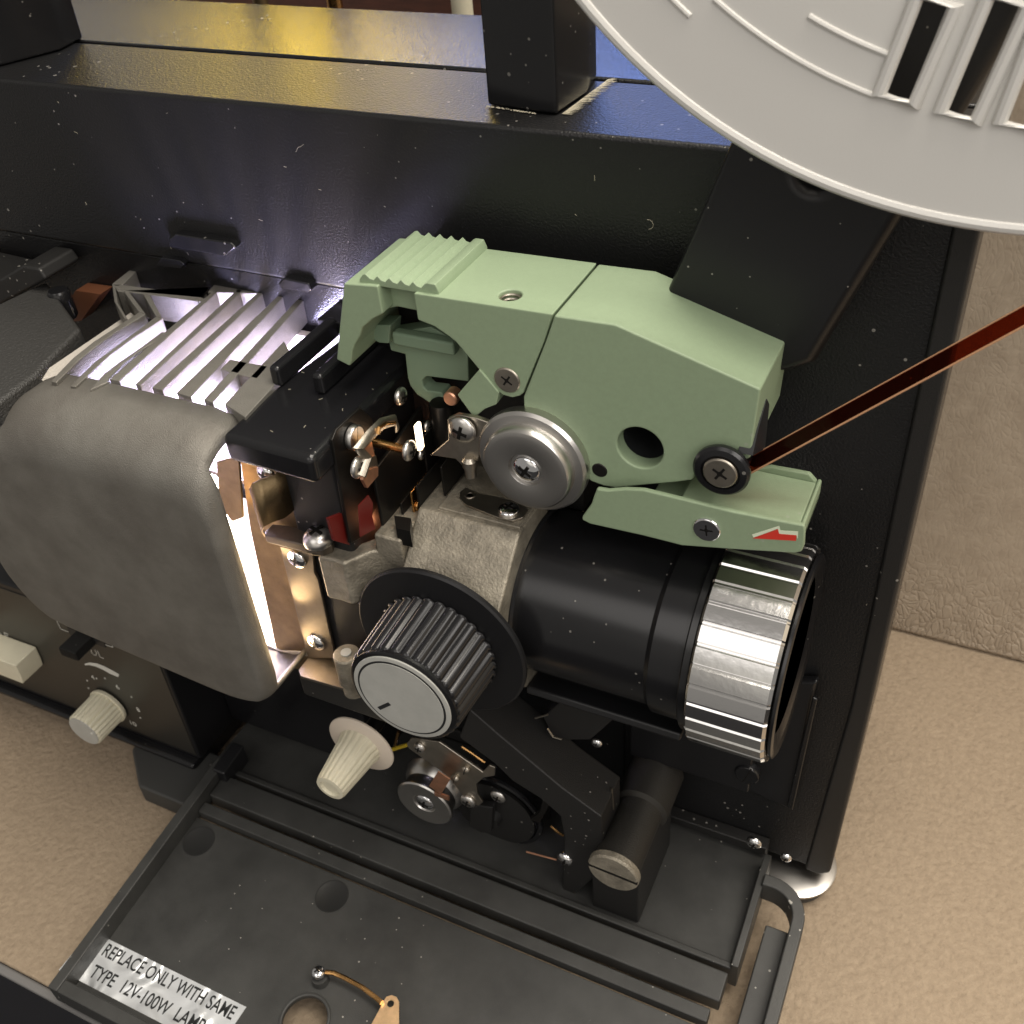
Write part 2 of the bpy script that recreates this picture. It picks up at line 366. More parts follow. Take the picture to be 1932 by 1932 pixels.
# fibres and specks lying on the panel, the lens and the door
def fibres(name, pts, parent, lab, n_up):
    mb = MB()
    for (c, L) in pts:
        a = random.uniform(0, 6.28); k = random.uniform(-6, 6); path = []; p = Vector(c)
        u = Vector(n_up).orthogonal().normalized(); v = Vector(n_up).cross(u)
        for i in range(7): path.append(p.copy()); p = p + (u * math.cos(a) + v * math.sin(a)) * (L / 6); a += k * L / 6 + random.uniform(-.5, .5)
        mb.tube(path, .006, 4)
    return tag(mb.build(name, 'lint', parent), lab, None, 'stuff')
fibres('lint', [((random.uniform(-17, 8), -.012, random.uniform(13.6, 18.2)), random.choice((.06, .09, .14, .4))) for _ in range(26)], proj, 'fine lint on the upright front panel', (0, -1, 0))
fibres('lint', [((random.uniform(5, 8.8), -.012, random.uniform(-2, 10)), random.uniform(.05, .15)) for _ in range(9)], proj, 'fine lint on the right of the front panel', (0, -1, 0))
fibres('lint', [((random.uniform(-6.6, -4.2), random.uniform(-6, -2), 12.512), random.uniform(.04, .14)) for _ in range(12)], proj, 'fine lint on the black gate bracket', (0, 0, 1))
# feed arm
arm = xz([(1385, 250), (1265, 530)], -1.6); arm_r = xz([(1715, 390), (1535, 690), (1490, 705)], -1.6)
top_l = (arm[0][0] + (arm[0][0] - arm[1][0]) * 1.2, arm[0][1] + (arm[0][1] - arm[1][1]) * 1.2)
top_r = (arm_r[0][0] + (arm_r[0][0] - arm_r[1][0]) * 1.6, arm_r[0][1] + (arm_r[0][1] - arm_r[1][1]) * 1.6)
low_l = (arm[1][0] - (arm[0][0] - arm[1][0]) * .9, arm[1][1] - (arm[0][1] - arm[1][1]) * .9)
ab = MB().prism([top_l, top_r, arm_r[0], arm_r[1], arm_r[2], low_l], 'y', -1.6, -.02).build('feed_arm', 'satin', proj, bevel=.28, seg=5)
c = A((1540, 325), y=-1.6); cut(ab, MB().prism(circ((c.x, c.z), .38, 32), 'y', -2, -.9))

# lower cover step to the right of the lens
st = xz([(1500, 1262), (1610, 1274), (1572, 1600), (1440, 1560)], -.5)
MB().prism(xz([P(2, 2)(330, -50), P(2, 2)(630, 0), P(2, 2)(770, 0), P(2, 2)(740, 90), P(2, 2)(615, 725), P(2, 2)(330, 600)], -.35), 'y', -.35, -.01).build('raised_cover', 'satin', proj, bevel=.12, seg=3)
rb = xz([P(2, 2)(735, 95), P(2, 2)(765, 110), P(2, 2)(625, 735), P(2, 2)(590, 715)], -.55)
MB().prism(rb, 'y', -.5, -.36).build('cover_rib', 'smooth', proj, bevel=.05)
ed = xz([P(2, 2)(955, 0), P(2, 2)(1060, 0), P(2, 2)(800, 1040), P(2, 2)(700, 1045)], -.3)
MB().prism([(8.55, -7.1), (9.1, -7.15), (9.42, -6.8), (9.5, 2), (9.5, 17.9), (8.95, 17.9), (8.95, 2)], 'y', -.12, 1).build('side_flange', 'matte', proj, bevel=.1)

# base tray and floor of the open bay
MB().box(-14.4, 7.2, -4.75, 0, -7.3, -6.75).build('bay_floor', 'door', proj, bevel=.05)
MB().box(-14.4, 7.3, -5.0, -4.76, -7.6, -6.55).build('bay_sill', 'door', proj, bevel=.06)
MB().prism([(-5.0, -7.6), (-.8, -7.6), (-.8, -5.9), (-1.2, -5.75), (-5.0, -6.3)], 'x', 7.2, 7.45).build('bay_side_wall', 'door', proj, bevel=.04)
MB().box(-18, 7.2, .0, .13, -6.75, -6.1).box(2.2, 7.2, -.5, -.01, -6.5, -6.1).build('bay_ledge', 'matte', proj, bevel=.05)
# feet
def foot(x, y, top='plate'):
    f = MB().lathe([(1.25, 0), (1.3, .15), (1.3, .5), (1.1, .6), (0, .6)], (x, y, TZ + .001), 'z', 40).build('foot', 'grey', proj)
    MB().lathe([(1.42, 0), (1.47, .04), (1.47, .14), (1.38, .18), (0, .18)], (x, y, TZ + .62), 'z', 56).build('foot_plate', 'steel', f)
    return f
foot(8.15, .45)
fb = MB().prism([(-18.6, -5.2), (-17.0, -6.6), (-14.3, -6.6), (-14.3, -4.0), (-18.6, -4.0)], 'z', TZ + .002, -7.35).build('foot', 'grey', proj, bevel=.12)
foot(-24, 4); 

# ---- control box at the lower left
CY = -4.7
MB().box(-30, -15.15, CY, -.0, -7.0, .45).build('control_box', 'satin', proj, bevel=.1)
MB().prism([(-5.15, -7.25), (-5.05, -7.05), (-4.6, -7.01), (-.5, -7.01), (-.5, -7.9), (-4.4, -7.9)], 'x', -30, -15.3).build('control_box_base', 'smooth', proj, bevel=.12, seg=3)
Cq = q(0, 1700, 500)
fp = MB().prism([(-29, -6.75), (-15.3, -6.75), (-15.3, .1), (-29, .1)], 'y', CY - .03, CY - .001).build('control_panel', mat('brown_grey_panel', (.026, .024, .020), .34, bump=.2, bscale=3000), proj, bevel=.02)
mk = MB(); mk2 = MB()
def stroke(pts, wd, y=CY - .034, mb=None, th=.006, conv=Cq):
    mb = mb or mk; v = [A(conv(*p), y=y) for p in pts]
    for a, b in zip(v, v[1:]):
        d = (b - a).normalized(); n = Vector((-d.z, 0, d.x)) * wd / 2; a2, b2 = a - d * wd * .4, b + d * wd * .4
        mb.prism([(p.x, p.z) for p in (a2 - n, b2 - n, b2 + n, a2 + n)], 'y', y, y - th)
def patch(pts, y=CY - .034, mb=None, th=.006, conv=Cq):
    (mb or mk).prism([(v.x, v.z) for v in (A(conv(*p), y=y) for p in pts)], 'y', y, y - th)
for ln in ([(740, 350), (570, 290), (685, 530), (770, 565)], [(1240, 650), (1275, 740), (1180, 705)], [(805, 425), (835, 505), (1020, 565), (990, 490)],
           [(900, 385), (960, 410), (985, 465)], [(820, 400), (930, 435)], [(45, 570), (70, 630)], [(45, 570), (90, 590)], [(55, 598), (85, 608)],
           [(110, 890), (220, 935)], [(340, 950), (330, 1020), (290, 990), (245, 935), (250, 910), (290, 920), (330, 1015)], [(345, 965), (375, 975)], [(345, 990), (380, 1005)],
           [(845, 445), (870, 495)], [(925, 465), (960, 475), (965, 490), (935, 500), (965, 525)], [(1100, 780), (1130, 850), (1170, 862)],
           [(1030, 770), (1035, 800), (1060, 825), (1085, 830), (1090, 800), (1070, 770)], [(0, 575), (15, 590)]):
    stroke(ln, .035 if len(ln) < 9 else .03)
patch([(750, 325), (790, 340), (825, 410), (790, 405)])
ow = [(955, 925), (1010, 910), (1090, 920), (1170, 950), (1250, 990), (1345, 1045)]; iw = [(1335, 1075), (1240, 1035), (1150, 985), (1080, 955), (1010, 938), (960, 940)]
patch(ow + iw, mb=mk2)
for p in ((985, 1115), (1185, 1090), (1485, 1300), (1585, 1535), (1000, 1200), (905, 480), (1090, 1065 + 25)):
    v = A(Cq(*p), y=CY - .034); mk2.prism(circ((v.x, v.z), .045, 12), 'y', CY - .034, CY - .04)
for s_, p in (('4', (1040, 1095)), ('6', (1320, 1205)), ('8', (1552, 1460)), ('10', (1480, 1610))):
    v = A(Cq(*p), y=CY - .038); textmesh(s_, mk2, v, (1, 0, 0), (0, 0, 1), .17 * len(s_), .27, (0, 0, 0))
mk.build('switch_symbol', 'white', fp); mk2.build('dial_scale', 'white', fp)
# slide switch
sv = [A(Cq(*p), y=CY - .05) for p in ((755, 515), (1195, 745))]
MB().prism([(sv[0].x, sv[0].z), (sv[1].x, sv[0].z + .12 - .12), (sv[1].x, sv[1].z + .0), (sv[0].x, sv[1].z)], 'y', CY - .05, CY - .04)
swb = xz([Cq(755, 515), Cq(1160, 640), Cq(1195, 745), Cq(790, 600)], CY - .06)
MB().prism(swb, 'y', CY - .06, CY - .031).build('switch_slot', 'ink', proj)
sw = MB(); sc = A(Cq(960, 640), y=CY - .1)
sw.box(sc.x - .42, sc.x + .42, CY - 1.0, CY - .06, sc.z - .22, sc.z + .22)
for k in range(7): sw.box(sc.x - .4 + k * .12, sc.x - .34 + k * .12, CY - 1.04, CY - 1.0, sc.z - .2, sc.z + .2)
sw.build('slide_switch', 'matte', proj, bevel=.02)
# dial knob
dc = A((205, 1331), y=CY - .15); 
def flute(n, dep): return lambda j, r, t: 1 - dep * (.5 - .5 * math.cos(2 * math.pi * j / n_seg[0] * n)) ** 2.5
n_seg = [180]
dial = MB().lathe([(.86, 0), (.88, .05), (.88, .14), (.83, .16)], (dc.x, CY - .1, dc.z), 'y', 60)
dial.lathe([(.82, .16), (.80, 1.42), (.74, 1.5)], (dc.x, CY - .1, dc.z), 'y', 180, rf=flute(22, .09), caps=True)
dial = dial.build('volume_dial', 'cream', proj, bevel=0)
MB().lathe([(.73, 0), (.72, .03), (0, .03)], (dc.x, CY - 1.6, dc.z), 'y', 40).mat(1).lathe([(.055, .03), (.05, .05), (0, .06)], (dc.x + .50, CY - 1.6, dc.z + .12), 'y', 16).build('dial_face', ['cap', 'white'], dial)
rk = [A(Cq(*p), y=CY - 1.2) for p in ((170, 950), (235, 1080))]
MB().prism([(rk[0].x - 3, rk[0].z), (rk[0].x, rk[0].z), (rk[1].x, rk[1].z), (rk[1].x - .1, rk[1].z - .45), (rk[0].x - 3, rk[1].z - .45)], 'y', CY - 1.2, CY - .04).build('rocker_button', 'cream', proj, bevel=.06)

# ---- textured cover block at the upper left
Uq = q(0, 650, 500)
MB().prism(xy([Uq(-700, 1100), Uq(-200, 950), Uq(0, 900), Uq(520, 655), Uq(910, 1190), Uq(600, 1500), Uq(395, 1720), Uq(-60, 2060), Uq(-900, 1850)], 12.3), 'z', 10.6, 12.3).build('side_module', mat('crackle_grey_paint', (.034, .033, .031), .48, bump=1.0, bscale=1500, bdist=.0005), proj, bevel=.15)
MB().prism(xz([Uq(-600, 500), Uq(0, 640), Uq(245, 490), Uq(430, 520), Uq(520, 650), Uq(0, 930), Uq(-600, 1200)], -1.6), 'y', -1.6, -.02).build('module_housing', 'matte', proj, bevel=.1)
g = A(Uq(650, 760), y=-1.5); MB().lathe([(.3, 0), (.36, .1), (.36, .9), (.3, 1)], (g.x, g.y, g.z - 1), 'z', 32).build('module_knob', 'smooth', proj)
MB().prism(xz([Uq(900, 740), Uq(1180, 780), Uq(960, 1080), Uq(860, 1090), Uq(760, 960)], -.3), 'y', -.5, .1).build('card_strip', 'brown', proj)

# ================================================================== LAMP HOUSE
LZ = 12.6
prof = [(-6.75, 12.50), (-13.3, 12.50), (-15.3, 11.3), (-16.6, 8.6), (-16.95, 5.6), (-15.9, 3.7), (-8.0, 2.9), (-6.75, 3.3)]
def chaikin(pts, n):
    for _ in range(n):
        o = []
        for i, p in enumerate(pts):
            q_ = pts[(i + 1) % len(pts)]; L = math.hypot(q_[0] - p[0], q_[1] - p[1]); k = min(.25, .5 / L)
            o += [(p[0] + (q_[0] - p[0]) * k, p[1] + (q_[1] - p[1]) * k), (q_[0] + (p[0] - q_[0]) * k, q_[1] + (p[1] - q_[1]) * k)]
        pts = o
    return pts
pf = chaikin(prof, 2); npf = len(pf)
nrm = []
for i in range(npf):
    a_, b_ = pf[i - 1], pf[(i + 1) % npf]; d_ = Vector((b_[0] - a_[0], b_[1] - a_[1])).normalized(); nv = Vector((-d_.y, d_.x))
    c_ = Vector((-11.5 - pf[i][0], 7.8 - pf[i][1])); nrm.append(nv if nv.dot(c_) > 0 else -nv)
YF_, DEP = -7.75, 1.55
lay = [(-5.52, 0.0)] + [(YF_ + DEP * (1 - math.sin(t)), 1 - math.cos(t)) for t in (math.pi / 2 * k / 12 for k in range(13))]
hb = MB(); rings = []
for y_, d_ in lay:
    rings.append([hb.bm.verts.new((-11.4 + (p[0] + 11.4) * (1 - d_ ** 2.2 * .055), y_, 7.8 + (p[1] - 7.8) * (1 - (d_ * .34 if p[1] > 7.8 else d_ ** 2.2 * .07)))) for p in pf])
for k, (ra_, rb2) in enumerate(zip(rings, rings[1:])):
    for i in range(npf):
        j = (i + 1) % npf
        if k < 6 and pf[i][0] > -6.9 and pf[j][0] > -6.9 and pf[i][1] < 11.6: continue
        hb._f((ra_[i], ra_[j], rb2[j], rb2[i]))
hb._f(rings[-1]); bmesh.ops.recalc_face_normals(hb.bm, faces=hb.bm.faces)
if sum(f.normal.y * f.calc_area() for f in hb.bm.faces) > 0: bmesh.ops.reverse_faces(hb.bm, faces=hb.bm.faces)
ho = hb.build('lamp_house', ['house', 'houseinner'], proj, angle=60)
sd = ho.modifiers.new('wall', 'SOLIDIFY'); sd.thickness = .0013; sd.offset = -1; sd.material_offset = 1; sd.material_offset_rim = 0
# the rear part of the housing walls
rw = MB()
outer = [(-12.3, 11.2), (-13.8, 11.2), (-15.3, 9.4), (-16.05, 6.9), (-15.85, 4.95), (-15.0, 3.95), (-8.0, 2.95), (-6.8, 3.35)]
inner = [(x + .16 if x < -14 else x, z + .15) for x, z in outer[::-1]]; inner = [(-6.8, 3.55), (-8.0, 3.15), (-14.9, 4.12), (-15.68, 5.0), (-15.88, 6.9), (-15.15, 9.33), (-13.7, 11.0), (-12.3, 11.0)]
rw.prism(outer + inner, 'y', -5.54, -.1); rw.build('lamp_house_wall', 'houserib', proj, bevel=.02)
Lq = q(250, 780, 800)
def bar(parent_mb, quad, z1=LZ, z0=LZ - .75): parent_mb.prism(xy([Lq(*p) for p in quad], z1), 'z', z0, z1)
gr = MB()
for quad in ([(168, 790), (236, 802), (966, 140), (880, 185)], [(350, 826), (386, 835), (1112, 162), (1075, 153)], [(466, 850), (540, 866), (1252, 182), (1216, 178)],
             [(640, 886), (742, 916), (1395, 208), (1362, 196)], [(832, 935), (896, 955), (1545, 226), (1505, 215)], [(980, 965), (1125, 1060), (1310, 860), (1455, 620), (1400, 520)],
             [(860, 175), (1720, 200), (1740, 160), (930, 95)],
             [(185, 130), (250, 130), (830, 212), (850, 175), (790, 240), (270, 170)],
             [(950, 720), (1020, 650), (1290, 700), (1210, 790)]):
    bar(gr, quad)
gr.build('vent_grille', 'house', proj, bevel=.03)
gl = MB()
for quad in ([(570, 1790), (820, 1530), (1060, 1340), (1570, 1010), (1640, 1035), (1300, 1240), (1100, 1385), (900, 1545), (635, 1805)],
             [(790, 1845), (1060, 1580), (1300, 1400), (1760, 1060), (1830, 1085), (1500, 1300), (1250, 1485), (1080, 1640), (855, 1850)],
             [(1010, 1890), (1180, 1700), (1340, 1580), (1600, 1400), (1830, 1230), (1900, 1250), (1620, 1420), (1420, 1560), (1220, 1765), (1215, 1800)],
             [(1385, 762), (1455, 775), (1645, 1030), (1570, 1012)], [(1610, 800), (1690, 812), (1835, 1078), (1760, 1062)],
             [(1262, 690), (1300, 700), (1330, 900), (1440, 1085), (1400, 1080), (1290, 890)],
             [(1265, 690), (1520, 490), (1610, 480), (1385, 700)], [(1380, 700), (1932, 775), (2300, 830), (2300, 890), (1932, 850), (1320, 770), (1300, 720)]):
    gl.prism(xy([Uq(*p) for p in quad], LZ - .02), 'z', LZ - .9, LZ - .02)
gl.build('vent_grille', 'house', proj, bevel=.03)
# left outer lit wall of the slots
MB().prism([(-14.5, 12.0), (-14.35, 12.1), (-12.3, 10.9), (-12.5, 10.7)], 'y', -5.5, -1.5).build('slot_wall', 'houserib', proj)
# inner reflector and baffle, lamp
MB().box(-12.6, -7.0, -.4, -.1, 3.2, 11.7).build('rear_baffle', 'houserib', proj)
MB().prism([(-13.5, 10.4), (-7.6, 10.0), (-7.6, 9.9), (-13.5, 10.3)], 'y', -5.4, -3.4).build('inner_baffle', 'houserib', proj)
M['bulb'] = mat('glowing_lamp_glass', (1, .9, .75), .3, emit=(1, .86, .62), estr=60)
MB().lathe([(0, 0), (.3, .05), (.5, .3), (.55, 1), (.45, 1.6), (.2, 1.9), (0, 1.95)], (-11.6, -3.2, 5.7), 'z', 24).build('lamp_bulb', 'bulb', proj)
MB().lathe([(.4, 0), (.5, .3), (.5, 1.3), (.4, 1.5), (0, 1.5)], (-11.6, -3.2, 4.1), 'z', 32).build('lamp_socket', 'cap', proj)
def point(name, loc, e, col, r=.4):
    l = bpy.data.lights.new(name, 'POINT'); l.energy = e; l.color = col; l.shadow_soft_size = r * S
    o = bpy.data.objects.new(name, l); COL.objects.link(o); o.location = Vector(loc) * S; o.parent = proj; return o
point('lamp_glow', (-9.6, -3.4, 6.0), .45, (1, .8, .52), .5)
point('lamp_glow', (-11.2, -3.2, 9.6), 1.0, (.64, .6, 1), 1.0)
for z_ in (4.4, 6.2, 8.0): point('lamp_glow', (-6.55, -6.0, z_), .007, (1, .72, .4), .45)  # added points outside the shell, for lamp light leaving the gap onto its rim
point('lamp_glow', (-8.0, -3.4, 10.7), .5, (.74, .66, 1), .8)
point('lamp_glow', (-3.0, -3.3, 10.8), .0015, (1, .62, .35), .12)  # this and the two red points below are added for the gate's glow
point('lamp_glow', (-3.72, -5.1, 7.6), .03, (1, .16, .08), .2)
point('lamp_glow', (-3.7, -4.2, 8.6), .004, (1, .35, .15), .2)

# ---- hinge tabs on the panel
for pts, y in (([P(0, 0)(950, 1350), P(0, 0)(990, 1320), P(0, 0)(1300, 1370), P(0, 0)(1330, 1400), P(0, 0)(1270, 1450), P(0, 0)(950, 1395)], -.3),
               ([P(0, 0)(885, 1490), P(0, 0)(910, 1455), P(0, 0)(1010, 1470), P(0, 0)(1040, 1490), P(0, 0)(1020, 1520), P(0, 0)(890, 1500)], -.25),
               ([P(0, 0)(1570, 1600), P(0, 0)(1600, 1570), P(0, 0)(1740, 1600), P(0, 0)(1760, 1640), P(0, 0)(1740, 1655), P(0, 0)(1580, 1630)], -.3)):
    MB().prism(xz(pts, y), 'y', y, .12).build('panel_tab', 'smooth', proj, bevel=.06, seg=3)

# ================================================================== BLACK GATE BRACKET
BZ = 12.5
bt = xy([Lq(955, 1180), Lq(1600, 1330), Lq(1930, 990), Lq(1930, 700), Lq(1800, 490), Lq(1465, 420), Lq(1310, 870)], BZ)
bt = [(-6.82, -6.52), (-3.98, -6.6), (-3.95, -3.5), (-3.95, .1), (-6.6, .1), (-6.6, -1.5), (-6.82, -3.6)]
br = MB().prism(bt, 'z', BZ - .85, BZ).build('gate_bracket', 'smooth', proj, bevel=.2, seg=4)
for p0, p1 in (((1350, 850), (1480, 560)), ((1650, 905), (1770, 590))):
    a = A(Lq(*p0), z=BZ); b = A(Lq(*p1), z=BZ + .45)
    MB().box(a.x - .17, a.x + .17, a.y, -1.2, BZ, BZ + .62).build('bracket_rib', 'smooth', br, bevel=.13, seg=4)
MB().box(-7.25, -4.0, -1.3, .1, BZ - .6, BZ + .5).build('bracket_block', 'smooth', br, bevel=.05)
MB().box(-6.0, -4.15, -5.6, -1, 2.6, BZ - .55).build('gate_body', 'satin', proj, bevel=.15, seg=3)
# film gate plates, edge on
bq = q(650, 1250, 500); aq = q(950, 950, 500)
MB().prism(yz([bq(1240, 140), bq(1290, 20), bq(1560, -230), bq(1700, -100), bq(1750, 900), bq(1560, 1250), bq(1450, 1310)], -3.9), 'x', -4.0, -3.9).build('gate_plate', 'dark', proj, bevel=.03)
MB().prism([(-4.9, 11.0), (-2.2, 11.4), (-2.2, 6.2), (-4.9, 6.2)], 'x', -3.6, -3.5).build('gate_plate', 'dark', proj, bevel=.03)
MB().prism(yz([bq(1180, 1020), bq(1330, 960), bq(1420, 1320), bq(1250, 1270)], -4.1), 'x', -4.14, -4.05).build('red_glow_patch', 'redglow', proj)  # red light in the gate painted as coloured patches, here and below
MB().prism(yz([bq(1540, 880), bq(1650, 760), bq(1700, 850), bq(1690, 1000), bq(1730, 1140), bq(1560, 1230)], -3.46), 'x', -3.49, -3.46).build('red_glow_patch', 'redglow', proj)
def aqy(cx, cy, x): return A(aq(cx, cy), x=x)
for cx, cy, x, r, k in ((300, 1260, -3.89, .34, 'slot'), (355, 1600, -3.49, .30, 'cross'), (835, 800, -3.6, .26, 'cross'), (930, 1410, -2.7, .29, 'cross')):
    v = aqy(cx, cy, x); screw(proj, v, r, 'x', k, 'steel', h=.18, dome=(k == 'cross'))
v = aqy(930, 1410, -2.7); MB().lathe([(.12, -1), (.12, 0)], v, 'x', 16).build('brass_standoff', 'bronze', proj)
v = aqy(1080, 1450, -2.6); MB().lathe([(.3, 0), (.34, .1), (.34, 1.3), (.3, 1.4)], (v.x, v.y + 1.3, v.z - .6), 'z', 32).build('guide_barrel', 'dark', proj)
for x_, y0_, y1_, z0_, z1_, m_ in ((-3.3, -4.3, -2.3, 6.6, 9.6, 'dark'), (-3.05, -4.1, -2.3, 7.2, 9.9, 'bronze'), (-2.8, -4.15, -2.3, 6.8, 10.2, 'dark'), (-2.95, -3.3, -2.0, 9.4, 11.2, 'dark'), (-2.3, -3.6, -2.2, 9.6, 10.6, 'dark')):
    MB().box(x_, x_ + .07, y0_, y1_, z0_, z1_).build('gate_fin', m_, proj, bevel=.025)
for y_, z_, r_, m_ in ((-3.9, 9.3, .16, 'bronze'), (-3.4, 10.7, .15, 'steel'), (-4.3, 8.4, .13, 'copper'), (-2.9, 11.3, .17, 'steel')):
    screw(proj, (-2.98, y_, z_), r_, 'x', 'cross', m_, h=.12, dome=True)
MB().lathe([(.3, 0), (.36, .08), (.36, .3), (.22, .36), (.22, .55), (0, .6)], (-2.9, -2.9, 8.9), 'x', 28).build('tension_cap', 'dark', proj)
# springs and clips in the gate
sp = MB(); sp.tube([aqy(*p, -3.3) for p in ((400, 1700), (470, 1500), (380, 1390), (500, 1250), (640, 1110), (790, 1070), (810, 1180))], .06, 8, flat=2.5)
sp.build('pressure_spring', 'plate', proj)
MB().tube([aqy(*p, -3.2) for p in ((600, 1230), (610, 1160), (690, 1110), (790, 1100))], .05, 8).build('pressure_spring', 'bronze', proj)
MB().prism(yz([aq(*p) for p in ((420, 1390), (520, 1290), (560, 1470), (430, 1520))], -3.4), 'x', -3.5, -3.4).build('gate_clip', 'copper', proj)
MB().prism(yz([aq(*p) for p in ((430, 1530), (575, 1470), (600, 1600), (450, 1640))], -3.35), 'x', -3.45, -3.35).build('gate_clip', 'plate', proj)
MB().prism(yz([aq(*p) for p in ((440, 1650), (600, 1600), (600, 1700), (480, 1840), (430, 1750))], -3.3), 'x', -3.4, -3.3).build('gate_clip', 'copper', proj)
# claw arm with screw beside the big roller
v = A(aq(1560, 1170), y=-4.0); screw(proj, (v.x, -4.0, v.z), .38, 'y', 'cross', 'steel', h=.22, dome=True)
MB().prism(xz([aq(*p) for p in ((1390, 1050), (1500, 1000), (1720, 1040), (1860, 1090), (1800, 1260), (1740, 1500), (1690, 1590), (1560, 1580), (1480, 1500), (1200, 1460), (1400, 1280))], -3.9), 'y', -3.95, -3.8).build('claw_lever', 'plate', proj, bevel=.03)
v = A(aq(1640, 1630), y=-4.0); MB().lathe([(.16, 0), (.16, .3), (.2, .32), (.2, .5), (.12, .6), (0, .6)], (v.x, v.y, v.z - .2), 'z', 20).build('lever_pin', 'plate', proj)
v = A(aq(1475, 765), y=-3.2); MB().lathe([(.2, 0), (.2, .3), (.17, .34), (0, .35)], v, 'y', 24).build('copper_pin', 'copper', proj)

# dark interior behind the gate, below the green cover
MB().box(-4.2, 1.0, -1.6, .1, 8.5, 15.0).build('gate_back_plate', 'matte', proj)
# ---- green inner sprocket shoe seen through the arch
MB().prism(xz([aq(*p) for p in ((730, 90), (1190, 20), (1500, 200), (1610, 330), (1620, 640), (1300, 600), (1140, 580), (1095, 630), (1110, 700), (1150, 740), (1310, 760), (1360, 840), (1375, 920), (1180, 880), (1040, 790), (960, 690), (930, 600), (900, 330), (740, 290), (715, 190))], -2.4), 'y', -2.4, -1.9).build('loop_former', 'greendark', proj, bevel=.04)
MB().prism(xz([aq(*p) for p in ((430, 90), (540, -20), (760, -20), (740, 190), (640, 185))], -2.5), 'y', -2.6, -2.0).build('loop_former', 'greendark', proj, bevel=.04)
MB().box(*(lambda a, b: (a.x, b.x, -2.75, -2.41, b.z, a.z))(A(aq(740, 80), y=-2.75), A(aq(1460, 360), y=-2.75))).build('shoe_block', 'greendark', proj, bevel=.08)
MB().prism(xz([aq(*p) for p in ((1740, 500), (1960, 760), (1930, 900), (1800, 950), (1680, 1050), (1490, 790))], -3.75), 'y', -3.75, -3.3).build('release_tip', 'green', proj, bevel=.03)

# ================================================================== GREEN FILM COVERS
GF, GB = -3.7, -1.0
T2 = P(1, 0); T4 = P(1, 1)
leg = xz([T2(8, 1600), T2(198, 1615), T2(230, 1772), T2(175, 1800), T2(115, 1850), aq(400, 110), aq(340, 210), aq(305, 300), aq(300, 400), aq(275, 465), aq(128, 390), aq(150, 130)], GF)
main = xz([T2(400, 1655), T2(1187, 1775), T4(1137, 0), T4(1028, 265), T4(1022, 288), T4(1000, 305), T4(960, 315), T4(905, 300), T4(865, 268), T4(640, 0), T2(600, 1900), T2(520, 1845), T2(425, 1808)], GF)
gt = leg[0][1] + .0
gz = 15.78
gc = MB().prism(leg, 'y', GF, GB).prism(main, 'y', GF, GB)
mid = xz([T2(190, 1600), T2(420, 1640), T2(425, 1750), T2(320, 1728), T2(225, 1745)], GF + .55)
mid = [(x, min(z, gz - .02)) for x, z in mid]; mid[0] = (mid[0][0] - .1, gz - .02); mid[1] = (mid[1][0] + .2, gz - .02)
gc.prism(mid, 'y', GF + .5, GB)
gco = gc.build('gate_cover', 'green', proj, bevel=.045, seg=3)
# ribbed thumb pad on its top
rx0, rx1 = A(T2(100, 1550), z=gz + .15).x, A(T2(530, 1640), z=gz + .15).x
pr = [(rx0, gz - .05), (rx0, gz + .05), (rx0 + .12, gz + .2)]
nr = 5; wdt = (rx1 - .35 - rx0 - .2) / nr
for k in range(nr):
    x = rx0 + .2 + k * wdt; pr += [(x, gz + .22), (x + wdt * .3, gz + .12), (x + wdt * .65, gz + .1), (x + wdt * .95, gz + .2)]
pr += [(rx1 - .3, gz + .24), (rx1 - .08, gz + .24), (rx1, gz + .05), (rx1, gz - .05)]
MB().prism(pr, 'y', GF + .12, GB + .0).build('thumb_grip', 'green', gco, bevel=.02)
hc = A((963, 558), z=gz)
cut(gco, MB().lathe([(.27, -.6), (.27, 1)], (hc.x, hc.y, gz), 'z', 32))
th = MB()
for k in range(4): th.tube([(hc.x + .25 * math.cos(a), hc.y + .25 * math.sin(a), gz - .1 - k * .11) for a in (2 * math.pi * j / 32 for j in range(32))], .035, 6, closed=True)
th.build('thread', 'plate', gco)
v = A((957, 717), y=GF); screw(gco, (v.x, GF + .08, v.z), .345, 'y', 'cross', 'plate', h=.12, ang=.2)
# sprocket cover
body = xz([T2(1197, 1782), T2(1540, 1832), (1435, 735), P(2, 1)(385, 655), P(2, 1)(350, 668), (1388, 851), (1370, 843), (1350, 843), (1330, 852), (1316, 870), (1311, 890), (1307, 906),
           (1286, 909), (1160, 921), (1140, 918), T4(1400, 785), T4(1380, 760), T4(1340, 660), T4(1290, 560), T4(1240, 500), T4(1170, 450), T4(1090, 420), T4(1040, 400), T4(1024, 385), T4(1022, 310), T4(1145, 0)], GF)
sc_ = MB().prism(body, 'y', GF, GB).build('sprocket_cover', 'green', proj, bevel=.05, seg=3)
v = A(T4(1680, 598), y=GF); cut(sc_, MB().lathe([(.57, -1.8), (.57, 1)], (v.x, GF, v.z), 'y', 48))
MB().lathe([(.55, -.4), (.55, -1.6), (0, -1.6)], (v.x, GF, v.z), 'y', 32, caps=False).build('hole_shade', 'ink', sc_)  # black sleeve painting the shade of the hollow behind the hole
v = A(T4(1453, 722), y=GF); screw(sc_, (v.x, GF + .05, v.z), .2, 'y', 'slot', 'dark', h=.075, ang=1.35)
sx = 5.98
MB().prism(yz([P(2, 1)(480, 320), P(2, 1)(495, 350), P(2, 1)(470, 600), P(2, 1)(400, 640), P(2, 1)(430, 500)], 6.03), 'x', 5.7, 6.03).build('film_slot', 'ink', sc_)

